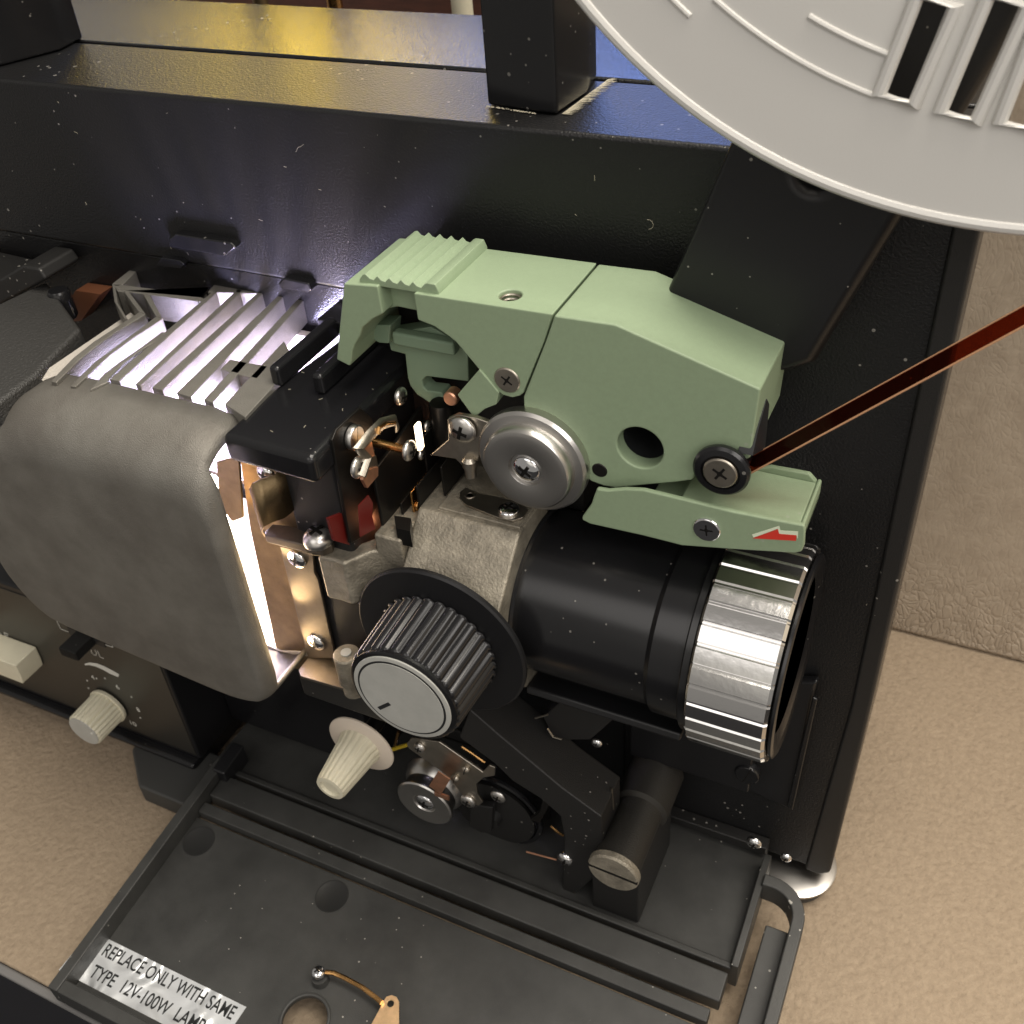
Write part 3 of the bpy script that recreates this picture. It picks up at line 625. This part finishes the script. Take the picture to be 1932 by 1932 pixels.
# film entry lever below
LF = -4.1
lf = xz([T4(1435, 828), T4(1500, 838), T4(1600, 830), T4(1700, 835), T4(1932, 890), P(2, 1)(300, 960), P(2, 1)(690, 1035), P(2, 1)(695, 1060), P(2, 1)(690, 1150), P(2, 1)(675, 1185), P(2, 1)(640, 1193), P(2, 1)(300, 1172), P(2, 1)(0, 1150),
         T4(1700, 1095), T4(1400, 1028), T4(1352, 1005), T4(1355, 985), T4(1405, 915), T4(1420, 870)], LF)
ll = MB().prism(lf, 'y', LF, LF + .14)
bx = lf[6][0] - .04; zt = lf[6][1]
ll.box(lf[3][0], bx, LF + .14, -1.9, zt - .82, zt - .62)
l2 = xz([P(2, 1)(330, 690), P(2, 1)(400, 720), P(2, 1)(500, 705), P(2, 1)(720, 745), P(2, 1)(758, 790), P(2, 1)(755, 880), P(2, 1)(300, 830)], -2.05)
ll.prism(l2, 'y', -2.05, -1.9)
ll.box(bx - .1, bx, LF + .14, -1.9, zt - .8, zt - .28)
ll.box(lf[3][0] + .8, bx - .1, LF + .14, -2.05, zt - .6, zt - .3)
lo = ll.build('film_entry_lever', 'green', proj, bevel=.05, seg=3)
v = A(P(2, 1)(142, 1055), y=LF); screw(lo, (v.x, LF + .06, v.z), .335, 'y', 'cross', 'chrome', h=.12, ang=.9)
ar = MB()
patch([(397, 1085), (550, 1036), (557, 1062), (657, 1068), (655, 1110), (650, 1100), (648, 1090), (550, 1080), (543, 1052), (405, 1102)], LF - .003, ar, .006, P(2, 1))
ar.mat(1); patch([(400, 1106), (543, 1054), (550, 1080), (649, 1089), (645, 1120)], LF - .003, ar, .008, P(2, 1))
ar.build('direction_arrow', ['pale', 'red'], lo)

# film roller, black rubber with screw
v = A((1361, 888), y=-3.95)
rl = MB().lathe([(.5, -1.3), (.5, -.2), (.62, -.15), (.66, -.08), (.66, .02), (.6, .08), (.46, .1), (.44, .02), (0, .02)], (v.x, v.y, v.z), 'y', 48).build('guide_roller', 'smooth', proj)
screw(rl, (v.x, v.y - .0, v.z), .4, 'y', 'cross', 'plate', h=.14, ang=.25)
# big steel roller
v = A((1000, 876), y=-4.05)
br_ = MB().lathe([(.9, -.9), (1.0, -.6), (1.44, -.5), (1.47, -.42), (1.47, -.2), (1.40, -.12), (1.2, -.1), (1.18, .12), (1.12, .2), (1.0, .22), (.47, .17), (.43, .08), (0, .08)], (v.x, -4.15, v.z), 'y', 96).build('sprocket_roller', 'steel', proj)
screw(br_, (v.x, -4.22, v.z), .37, 'y', 'cross', 'chrome', h=.17, dome=True, ang=.2)

# ================================================================== LENS AND MOUNT
LYc, LZc = -3.0, 6.55
def octo(r, a0=22.5): return [(LYc + r * math.cos(math.radians(a0 + 45 * k)), LZc + r * math.sin(math.radians(a0 + 45 * k))) for k in range(8)]
mo = MB().prism(octo(3.0 / math.cos(math.radians(22.5))), 'x', -2.75, .3)
mo.box(-2.75, .3, -2.6, .1, 5.0, 9.54)
mo.box(-3.6, -2.75, -5.3, -1.0, 7.6, 9.2)
mo.build('lens_mount', 'zinc', proj, bevel=.08)
n1 = A(T4(300, 1030), z=9.55)
MB().prism(xy([T4(300, 1020), T4(395, 1035), T4(390, 1110), T4(310, 1090)], 9.3), 'z', 9.0, 9.56).build('mount_notch', 'dark', proj)
# flat raised facet
MB().box(-2.2, .25, -4.1, -2.0, 9.5, 9.62).build('mount_pad', 'zinc', proj, bevel=.04)
lk = MB().prism(xy([T4(*p) for p in ((700, 820), (760, 850), (900, 880), (1000, 905), (1048, 945), (1020, 990), (960, 1008), (880, 990), (700, 920), (662, 880), (665, 845))], 9.68), 'z', 9.63, 9.69).build('link_plate', 'plate', proj, bevel=.01)
v = A(T4(940, 945), z=9.72); screw(lk, (v.x, v.y, 9.69), .3, 'z', 'cross', 'chrome', h=.16, dome=True)
v = A(T4(722, 862), z=9.7); MB().lathe([(.15, 0), (.14, .02), (.09, .02), (.08, -.01), (0, -.01)], (v.x, v.y, 9.69), 'z', 24).build('eyelet', 'plate', lk)
# arm of the casting towards the hinge
q3 = q(750, 1550, 600)
MB().prism(xy([q3(1480, 0), q3(1330, -50), q3(1230, 20), q3(905, 140), q3(735, 105), q3(640, 190), q3(560, 240), q3(700, 270), q3(820, 312), q3(900, 275), q3(1080, 200), q3(1270, 180)], 8.6), 'z', 7.0, 8.6).build('mount_arm', 'zinc', proj, bevel=.1)
# latch plate with big screw
lt = A(bq(1080, 1260), z=9.0)
MB().prism(xy([bq(560, 1080), bq(470, 1180), bq(480, 1215), bq(860, 1310), bq(1000, 1360), bq(1120, 1370), bq(1240, 1320), bq(1250, 1240), bq(1150, 1170), bq(950, 1150), bq(740, 1100)], 8.9), 'z', 8.62, 8.9).build('latch_plate', 'bracketsteel', proj, bevel=.05)
screw(proj, (lt.x, lt.y, 8.92), .42, 'z', 'cross', 'steel', h=.42, dome=True)
# upright strip with two screws, foot and hinge post
strip = xz([q3(215, 150), q3(530, 230), q3(545, 400), q3(580, 470), q3(740, 1200), q3(480, 1200)], -5.75)
us = MB().prism(strip, 'y', -5.75, -5.65).build('hinge_strip', 'bracketsteel', proj, bevel=.03)
for p in ((385, 265), (565, 1045)):
    v = A(q3(*p), y=-5.76); screw(us, v, .31, 'y', 'cross', 'chrome', h=.16, dome=True)
v = A(q3(480, 1200), y=-5.75)
MB().prism(xy([q3(480, 1195), q3(390, 1310), q3(410, 1370), q3(830, 1490), q3(900, 1400), q3(740, 1210)], v.z), 'z', v.z - .12, v.z).build('hinge_foot', 'bracketsteel', proj, bevel=.03)
v = A(q3(845, 1165), y=-6.2)
hp = MB().lathe([(.34, -1.6), (.34, -1.2), (.40, -1.1), (.40, 0), (.36, .05), (0, .05)], (v.x, v.y, v.z), 'z', 32).build('hinge_post', 'zinc', proj)
MB().lathe([(.16, .06), (.16, .1), (0, .1)], (v.x, v.y, v.z), 'z', 16).build('post_centre', 'cap', hp)
# sheet plate beside the lamp house, with clip springs
MB().prism(xz([(448, 850), (640, 880), (640, 1010), (700, 1290), (545, 1262), (524, 1250), (470, 1000)], -5.55), 'y', -5.5, -5.42).build('side_plate', 'gold', proj, bevel=.02)
MB().prism(xz([(410, 870), (452, 858), (460, 975), (440, 982), (425, 965), (414, 925)], -5.9), 'y', -5.95, -5.85).build('spring_clip', 'gold', proj, bevel=.03)
clip = [A(bq(*p), y=yy) for p, yy in (((730, 415), -5.5), ((580, 540), -5.85), ((430, 590), -6.2), ((330, 640), -6.4), ((300, 700), -6.3), ((340, 770), -6.1))]
cm = MB(); n = len(clip); ra = [cm.bm.verts.new(p) for p in clip]; rb_ = [cm.bm.verts.new(p - Vector((0, 0, 1.45))) for p in clip]
for i in range(n - 1): cm._f((ra[i], ra[i + 1], rb_[i + 1], rb_[i]))
co = cm.build('spring_clip', 'gold', proj); sm = co.modifiers.new('t', 'SOLIDIFY'); sm.thickness = .0005
v = A(bq(500, 495), y=-5.7); screw(proj, v, .27, 'y', 'cross', 'chrome', h=.2, dome=True)
MB().box(-7.5, -3.6, -5.6, -1, 1.3, 2.5).build('gate_base', 'matte', proj, bevel=.1)

# lens
lens = MB().lathe([(2.1, -.1), (2.44, 0), (2.44, .12), (2.36, .18), (2.36, 3.9), (2.5, 4.05), (2.52, 4.95), (2.6, 5.05), (2.6, 5.15)], (.22, LYc, LZc), 'x', 128).build('lens', 'smooth', proj)
def ringf(nf):
    h = math.pi / nf
    def f(j, r, t):
        k = (j % 12) / 12.0; th = (k - .5) * 2 * h
        return .984 if k < .1 else .45 + .55 * math.cos(h) / math.cos(th) - .0005
    return f
MB().lathe([(2.55, 0), (2.87, .02), (2.93, .08), (2.93, 2.0), (2.87, 2.08), (2.6, 2.1)], (5.36, LYc, LZc), 'x', 12 * 34, rf=ringf(34), caps=False).build('focus_ring', 'chromering', lens, angle=25)
MB().lathe([(2.7, 0), (2.74, .03), (2.74, .1), (2.66, .14), (2.3, .1), (2.1, .0), (0, .0)], (7.47, LYc, LZc), 'x', 128).build('lens_front', 'smooth', lens)
MB().lathe([(2.66, 0), (2.7, .04), (2.7, .2), (2.6, .22)], (5.12, LYc, LZc), 'x', 96).build('lens_collar', 'smooth', lens)
MB().prism([(-4.6, 4.0), (-3.2, 3.75), (-3.2, 3.5), (-4.7, 3.75)], 'x', .3, 5.0).build('lens_cradle', 'satin', proj, bevel=.08)

# black focusing knob
kx, ky, kz = -1.55, -6.0, 6.40
ff_ = A((829, 1215), y=-6.05); kx, kz = ff_.x, ff_.z
kn = MB().lathe([(1.5, -.3), (2.5, -.22), (2.58, -.15), (2.58, -.05), (2.52, 0), (1.5, 0)], (kx, -6.05, kz), 'y', 96).build('focus_knob', 'satin', proj)
n_seg[0] = 240
MB().lathe([(1.74, 0), (1.78, .08), (1.72, .12), (1.64, 1.86), (1.55, 1.95)], (kx, -6.06, kz), 'y', 240, rf=flute(30, .055)).build('knob_grip', 'smooth', kn, angle=60)
cp = MB().lathe([(1.57, 1.9), (1.57, 1.99), (1.5, 2.02), (0, 2.02)], (kx, -6.06, kz), 'y', 80)
cp.mat(1).lathe([(1.44, 2.02), (1.44, 2.06), (1.40, 2.07), (0, 2.07)], (kx, -6.06, kz), 'y', 80)
cp.mat(2).lathe([(1.31, 2.07), (1.31, 2.08), (0, 2.08)], (kx, -6.06, kz), 'y', 80)
cp.mat(1).lathe([(1.25, 2.08), (1.25, 2.095), (0, 2.095)], (kx, -6.06, kz), 'y', 80)
cp.mat(2)
a0 = A(q3(1150, 1675), y=-8.16); b0 = A(q3(1250, 1630), y=-8.16); d = (b0 - a0).normalized(); nn = Vector((-d.z, 0, d.x)) * .055
cp.prism([(p.x, p.z) for p in (a0 - nn, b0 - nn, b0 + nn, a0 + nn)], 'y', -8.155, -8.165)
cp.build('knob_cap', ['smooth', 'cap', 'ink'], kn)

# white tapered knob
wy = -5.4; v = A((682, 1403), y=wy); e = A((627, 1487), y=wy - 2.0)
n_seg[0] = 160
wk = MB().lathe([(.3, -.5), (1.15, -.08), (1.24, -.02), (1.24, .03), (1.17, .08), (.6, .14)], (v.x, wy, v.z), 'y', 64).build('inching_knob', 'pinkcream', proj)
MB().lathe([(.78, .1), (.72, .35), (.54, 1.85), (.50, 1.95), (.36, 1.97), (.32, 1.88), (0, 1.87)], (v.x, wy, v.z), 'y', 160, rf=lambda j, r, t: 1 - (.07 * (.5 - .5 * math.cos(2 * math.pi * j / 160 * 18)) ** 2 if .3 < t < 1.9 else 0)).build('knob_grip', 'cream', wk, angle=50)
MB().lathe([(.28, -1), (.28, .45)], (v.x, wy + .9, v.z), 'y', 24).build('knob_shaft', 'dark', wk)

# ---- lower mechanism
mq = q(1100, 2050, 600)
v = A(mq(450, 955), y=-4.6)
lr = MB().lathe([(.9, -1.2), (1.2, -1.1), (1.24, -1.0), (1.15, -.7), (1.0, -.5), (1.0, -.25), (1.1, -.08), (1.1, 0), (1.05, .05), (.45, .02), (.4, -.08), (0, -.08)], (v.x, -4.6, v.z), 'y', 80).build('take_up_sprocket', 'steel', proj)
screw(lr, (v.x, -4.53, v.z), .38, 'y', 'cross', 'chrome', h=.15, dome=True)
pl = xz([mq(*p) for p in ((280, 400), (330, 340), (590, 380), (1000, 665), (1060, 600), (1115, 620), (1110, 700), (1000, 720), (940, 780), (950, 870), (1000, 950), (960, 985), (880, 960), (790, 860), (700, 740), (600, 650), (300, 440))], -4.3)
lpz = MB().prism(pl, 'y', -4.3, -4.2).build('roller_bracket', 'plate', proj, bevel=.03)
for cx, cy, r, k in ((410, 425, .23, 'cross'), (745, 715, .17, 'slot'), (845, 630, .17, 'slot'), (865, 930, .3, 'cross'), (1150, 885, .28, 'cross')):
    v = A(mq(cx, cy), y=-4.31); screw(lpz, v, r, 'y', k, 'steel' if r > .2 else 'plate', h=.16, dome=True)
MB().prism(xz([mq(*p) for p in ((580, 655), (695, 730), (610, 870), (495, 790))], -4.72), 'y', -4.74, -4.7).box(*(lambda a: (a.x - .28, a.x + .28, -4.74, -4.66, a.z - .22, a.z))(A(mq(610, 870), y=-4.72))).build('copper_tab', 'copper', proj)
MB().tube([A(mq(*p), y=yy) for p, yy in (((150, 450), -3.9), ((210, 430), -4.05), ((290, 405), -4.2))], .07, 10).build('yellow_wire', 'yellow', proj)
MB().tube([A(mq(*p), y=-3.9) for p in ((800, 425), (900, 490), (1020, 575))], .06, 8).build('bronze_rod', 'bronze', proj)
v = A(mq(900, 900), y=-1.5); MB().lathe([(1.4, 0), (2.0, .1), (2.05, .25), (2.0, .4), (1.4, .5), (1.3, .3), (0, .3)], (v.x + .4, -2.2, v.z - .0), 'y', 80).build('belt_pulley', 'smooth', proj)
MB().prism(xz([mq(*p) for p in ((1000, 950), (1550, 920), (1640, 1000), (1560, 1350), (1250, 1420), (900, 1270))], -2.0), 'y', -2.0, -1.7).build('mechanism_plate', 'matte', proj, bevel=.05)
v = A(mq(1130, 1010), y=-3.2)
MB().tube([(v.x + 1.75 * math.cos(a_), -3.2, v.z + 1.75 * math.sin(a_)) for a_ in (2 * math.pi * k / 64 for k in range(64))], .12, 8, closed=True).build('drive_belt', 'smooth', proj)
MB().lathe([(.3, 0), (1.2, .1), (1.55, .15), (1.6, .3), (1.2, .35), (.4, .4), (.35, .7), (0, .75)], (v.x, -3.1, v.z), 'y', 64).build('drive_wheel', 'matte', proj)
MB().prism(xz([mq(*p) for p in ((880, 1010), (960, 980), (1090, 1000), (1080, 1230), (990, 1240), (870, 1180))], -4.0), 'y', -4.0, -3.7).build('mechanism_lever', 'matte', proj, bevel=.05)
MB().prism(xz([mq(*p) for p in ((1560, 930), (1640, 960), (1530, 1150), (1440, 1110), (1530, 1040))], -3.9), 'y', -3.9, -3.7).build('mechanism_lever', 'dark', proj, bevel=.04)
MB().tube([A(mq(*p), y=-3.8) for p in ((1640, 1170), (1700, 1220), (1760, 1260))], .05, 8).build('wire_pin', 'bronze', proj)
MB().tube([A(mq(*p), y=-3.5) for p in ((170, 440), (195, 330), (210, 280))], .06, 8).build('wire_pin', 'bronze', proj)
# black diagonal bridge
dq = q(1450, 1900, 600)
MB().prism(xz([dq(*p) for p in ((-250, 560), (0, 780), (620, 1300), (990, 1570), (1000, 1930), (900, 2160), (620, 2400), (640, 1750), (600, 1560), (420, 1400), (150, 1230), (0, 1080), (-350, 820))], -4.4), 'y', -4.4, -2.7).build('bridge_arm', 'matte', proj, bevel=.06)
# take up post with slotted cap
v = A(P(1, 2)(1530, 1075), y=-5.0)
tp = MB().lathe([(.95, -4.4), (.95, -2.6), (.78, -2.5), (.78, -.25), (.7, -.22)], (v.x, -5.0, v.z), 'y', 48).build('spindle_post', 'zinc', proj)
tp.data.materials[0] = M['dark_zinc'] if 'dark_zinc' in M else mat('dark_cast_metal', (.05, .047, .042), .5, .6, bump=.5, bscale=2000)
sc2 = screw(tp, (v.x, -4.8, v.z), .88, 'y', 'slot', 'zinc', h=.28, name='slotted_cap', ang=2.3)
MB().box(v.x - .95, v.x + .75, -4.6, -1.2, -6.75, v.z - .3).build('spindle_foot', 'matte', proj, bevel=.08)
# small shiny pins
for p, y, r in ((P(1, 2)(1265, 990), -4.3, .3), (P(1, 2)(1440, 340), -3.2, .18), (P(1, 2)(1425, 545), -3.2, .24), (P(2, 2)(410, 900), -1.4, .27), (P(2, 2)(590, 985), -1.0, .2)):
    v = A(p, y=y); screw(proj, v, r, 'y', 'cross', 'chrome', h=r * .8, dome=True)
MB().tube([A(P(1, 2)(*p), y=-4.2) for p in ((1040, 960), (1210, 1005))], .035, 8).build('wire_pin', 'copper', proj)
for p in (((1090, 205), (1160, 185)), ((1160, 265), (1190, 310), (1240, 325)), ((1520, 600), (1530, 720))):
    MB().tube([A(P(1, 2)(*k), y=-3.4) for k in p], .035, 8).build('wire_pin', 'plate', proj)
MB().prism(xz([P(1, 2)(*p) for p in ((1290, 60), (1530, 215), (1400, 330), (1200, 330), (1130, 200))], -3.2), 'y', -3.2, -1.2).build('solenoid_box', 'matte', proj, bevel=.06)
v = A(P(2, 2)(370, 520), y=-1.0); screw(proj, (v.x, -.8, v.z), .42, 'y', 'slot', 'smooth', h=.3, name='black_stud')
MB().box(2.2, 6.4, -1.0, -.01, -2.6, 1.0).build('inner_housing', 'satin', proj, bevel=.08)
# scratch plate
MB().prism([(-15.1, -6.7), (-7.9, -6.7), (-7.9, 2.5), (-15.1, 2.5)], 'y', -2.6, -.01).build('inner_cover', 'smooth', proj, bevel=.08)

# ================================================================== OPEN DOOR (slopes gently towards the viewer)
HY, HZ, SL = -5.0, -5.95, .0876
def tf(c): return Vector((c.x, c.y + HY, c.z + HZ + SL * c.y))
def D(p, h):
    """door coordinates (x, distance from the hinge) of a pixel, at height h above the rim plane"""
    r = ray(*p); o = CAM; t = (HZ + h + SL * (o.y - HY) - o.z) / (r.z - SL * r.y); v = o + r * t; return (v.x, v.y - HY)
F7 = P(0, 2); F9 = P(2, 2)
HF = -.75
d_l = D(F7(265, 1720), 0); d_b = D(F7(1030, 690), 0)
XL = (d_l[0] + d_b[0]) / 2; YF = d_l[1]; XR = D(F9(590, 1750), 0)[0]; 
dm = MB()
hole = D((575, 1925), HF); hole = (hole[0], hole[1])
dm.prism([(XL + .4, YF + .4), (6.95, YF + .4), (6.95, -2.05), (XL + .4, -2.05)], 'z', HF - .2, HF, holes=[circ(hole, .78, 40)], tf=tf)
dm.box(XL, XL + .42, YF, .1, HF - .2, 0, tf)            # left rim
dm.box(XL + .42, XR - 2.4, YF, YF + .45, HF - .2, 0, tf)  # front rim
door = dm.build('door', 'door', proj, bevel=.05)
# bands by the hinge
hb_ = MB()
hb_.box(XL + .45, 7.0, -1.95, -1.5, HF - .2, -.5, tf)
hb_.build('hinge_band', 'door', door, bevel=.04)
MB().box(XL + .45, 7.2, -1.22, -.22, HF - .35, -.45, tf).build('hinge_band', 'door', door, bevel=.06)
for x in (XL + .3,): MB().box(x - .1, x + .5, -.5, .9, -.9, .1, tf).build('hinge_knuckle', 'satin', door, bevel=.08)
# right hand rim with its rounded corner
rr = MB(); R_ = 1.3; y1 = D(F9(560, 1110), 0)[1]
def arcpts(r): return [(XR - R_ + r * math.cos(a), y1 - R_ + r * math.sin(a)) for a in (math.radians(x) for x in range(0, 91, 10))]
oute = [(XR, YF)] + arcpts(R_) + [(XR - R_ - .35, y1)]
inn = [(XR - R_ - .35, y1 - .42)] + arcpts(R_ - .42)[::-1] + [(XR - .42, YF)]
rr.prism(oute + inn, 'z', HF - .2, 0, tf=tf); rr.box(XR - 1.2, XR - .42, YF, y1 - R_, HF - .2, HF - .05, tf)
rr.build('door_rim', 'door', door, bevel=.06, seg=3)
# round moulding marks
for p, r in (((375, 1587), .62), ((626, 1691), .62), ((1324, 1842), .42), ((845, 1652), .3)):
    c = D(p, HF); MB().lathe([(r, -.02), (r, .012), (r - .03, .014), (r - .05, .006), (0, .006)], (0, 0, 0), 'z', 40)
    mb = MB(); mb.lathe([(r, -.02), (r, .012), (r - .03, .016), (r - .06, .004), (0, .004)], tf(Vector((c[0], c[1], HF))), (0, -SL, 1), 40); mb.build('moulding_mark', 'mark', door)
hr = MB(); pts = []
for k in range(40):
    a = 2 * math.pi * k / 40; pts.append(tf(Vector((hole[0] + .82 * math.cos(a), hole[1] + .82 * math.sin(a), HF + .02))))
hr.tube(pts, .06, 8, closed=True); hr.build('hole_rim', 'grey', door)
# label
TL, TR, BL = D(F7(575, 1437), HF + .02), D(F7(1385, 1830), HF + .02), D(F7(395, 1660), HF + .02)
lbx0, lbx1, lby1 = (TL[0] + BL[0]) / 2 - .42, TR[0] + .05, (TL[1] + TR[1]) / 2; lby0 = BL[1] - .0
lby0 = max(BL[1], YF + .47)
lb = MB().prism([(lbx0 - .16, lby0), (lbx1 - .1, lby0), (lbx1, lby1), (lbx0 - .06, lby1)], 'z', HF + .002, HF + .022, tf=tf); lb.mat(1)
U = Vector((1, 0, 0)); V = Vector((0, 1, SL))
def ltext(s, p0, p1, hgt):
    a, b = D(F7(*p0), HF + .02), D(F7(*p1), HF + .02)
    textmesh(s, lb, tf(Vector((a[0] + .13, a[1], HF + .027))), U, V, b[0] - a[0] - .13, hgt, (0, 0, 0))
ltext('REPLACE ONLY WITH SAME', (553, 1536), (1305, 1905), .46)
ltext('TYPE  12V-100W  LAMP', (480, 1655), (1140, 1965), .46)
lb.build('lamp_label', ['foil', 'ink'], door)
# wire retainer and brass tongue
wq = q(900, 2700, 400)
def D3(p, h): a = D(p, h); return tf(Vector((a[0], a[1], h)))
pr_ = [D3(wq(*p), HF + .5) for p in ((250, 680), (360, 690), (520, 760), (760, 890), (960, 1040), (1040, 1110))]
MB().tube(pr_, .085, 10).build('retainer_wire', 'bronze', door)
c = D3(wq(170, 760), HF + .2); MB().lathe([(.3, -.2), (.28, .1), (.15, .1), (.15, .25)], c, 'z', 24).build('retainer_post', 'door', door)
screw(door, D3(wq(150, 690), HF + .5), .24, 'z', 'cross', 'chrome', h=.22, dome=True, ang=.3)
tg = [D(wq(*p), HF + .4) for p in ((1080, 1060), (1110, 1020), (1180, 1000), (1250, 1025), (1285, 1090), (1285, 1700), (740, 1700))]
th_ = D(wq(1165, 1120), HF + .4)
MB().prism(tg, 'z', HF + .34, HF + .4, holes=[circ(th_, .115, 20)], tf=tf).build('brass_tongue', mat('brass_sheet', (.80, .56, .33), .35, 1, var=.1), door, bevel=.01)

# ================================================================== FILM REEL
RY = -3.2; RC = (9.93, 29.7); RR = 11.0
re = thing('film_reel', 'silver grey film reel mounted at the top right of the projector', 'reel')
slots = []
for px in ((1680, 190, 30), ):
    pass
def slotpoly(pa, pb, w_):
    a, b = A(pa, y=RY), A(pb, y=RY); a = Vector((a.x, a.z)); b = Vector((b.x, b.z)); d = (b - a).normalized(); n = Vector((-d.y, d.x)) * w_ / 2
    return [tuple(p) for p in (a - n, a + n, b + n, b - n)]
g6 = q(2592, 0, 400)
ctr = Vector(RC)
sl = [slotpoly(g6(140, 1400), g6(700, 0), .62), slotpoly(g6(1010, 1640), g6(1710, 0), .62), slotpoly(g6(1860, 1780), g6(2560, 0), .62)]
outer_c = circ(RC, RR - .02, 160)
disc = MB().prism(outer_c, 'y', RY, RY + .12, holes=sl).build('front_flange', 'reel', re)
MB().tube([(RC[0] + (RR - .04) * math.cos(a), RY + .06, RC[1] + (RR - .04) * math.sin(a)) for a in (2 * math.pi * k / 200 for k in range(200))], .13, 10, closed=True).build('rim', 'reel', re)
MB().lathe([(RR, 0), (RR, .1), (RR - .1, .1), (RR - .1, 0)], (RC[0], RY + 1.35, RC[1]), 'y', 160, caps=False).build('rear_flange', 'reel', re)
MB().lathe([(2.6, 0), (2.6, 1.2)], (RC[0], RY + 1.3, RC[1]), 'y', 64).build('hub', 'reel', re)
for k, s_ in enumerate(sl):
    pts = [Vector((p[0], RY - .01, p[1])) for p in s_]; MB().tube(pts, .13, 10, closed=True).build('slot_rim', 'reel', re)
def rib(r, a0, a1):
    MB().tube([(RC[0] + r * math.cos(a), RY - .0, RC[1] + r * math.sin(a)) for a in (math.radians(a0 + (a1 - a0) * k / 40) for k in range(41))], .055, 8).build('flange_rib', 'reel', re)
def polar(p): v = A(p, y=RY); return math.hypot(v.x - RC[0], v.z - RC[1]), math.degrees(math.atan2(v.z - RC[1], v.x - RC[0]))
for a, b in ((P(2, 0)(185, -10), P(2, 0)(1090, 543)), (P(2, 0)(720, 85), P(2, 0)(1190, 320)), (P(2, 0)(-160, -140), P(2, 0)(40, 100))):
    (r0, a0), (r1, a1) = polar(a), polar(b); rib((r0 + r1) / 2, a0 - (0 if a is not None else 0), a1)

# ================================================================== FILM
fl = thing('film_strip', 'brown translucent film strip running from the guide roller up to the right', 'film')
FA = [A((1405, 900), y=-3.45), A((2100, 526.5), y=-3.45)]; FB = [A((1405, 867), y=-2.65), A((2100, 482.7), y=-2.65)]
def filmbox(mb, ta, tb, th, up=0):
    pa = [FA[k].lerp(FB[k], ta) for k in (0, 1)]; pb = [FA[k].lerp(FB[k], tb) for k in (0, 1)]
    n = (pa[1] - pa[0]).cross(pb[0] - pa[0]).normalized() * th
    vs = [p + n * (s_ - .5) for s_ in (0, 1) for p in (pa[0], pa[1], pb[1], pb[0])]
    v = [mb.bm.verts.new(x) for x in vs]
    fs = [mb._f(v[:4]), mb._f(v[4:])] + [mb._f((v[i], v[(i + 1) % 4], v[4 + (i + 1) % 4], v[4 + i])) for i in range(4)]
    bmesh.ops.recalc_face_normals(mb.bm, faces=fs)
mb = MB(); filmbox(mb, .065, .93, .014); mb.build('film_base', 'film', fl)
mb = MB(); filmbox(mb, 0, .065, .02); mb.build('film_edge', 'filmedge', fl)
mb = MB(); filmbox(mb, .93, 1, .02); mb.build('film_edge', 'filmedge', fl)
glint_pos = A((793, 818), x=-2.55)
M['glint'] = mat('emissive_glint', (1, .8, .6), .4, emit=(1, .78, .55), estr=5)
MB().box(-2.65, -2.55, glint_pos.y - .12, glint_pos.y + .12, glint_pos.z - .5, glint_pos.z + .3).build('barrel_glint', 'glint', proj, bevel=.03)  # glowing strip added as the bright highlight on the guide barrel

# put each Empty at the base of its thing
for root, base in ((proj, (-7, 2, TZ)), (re, (RC[0], RY, RC[1])), (fl, tuple(FA[0]))):
    d = Vector(base) * S; root.location = d
    for ch in root.children: ch.location = ch.location - d
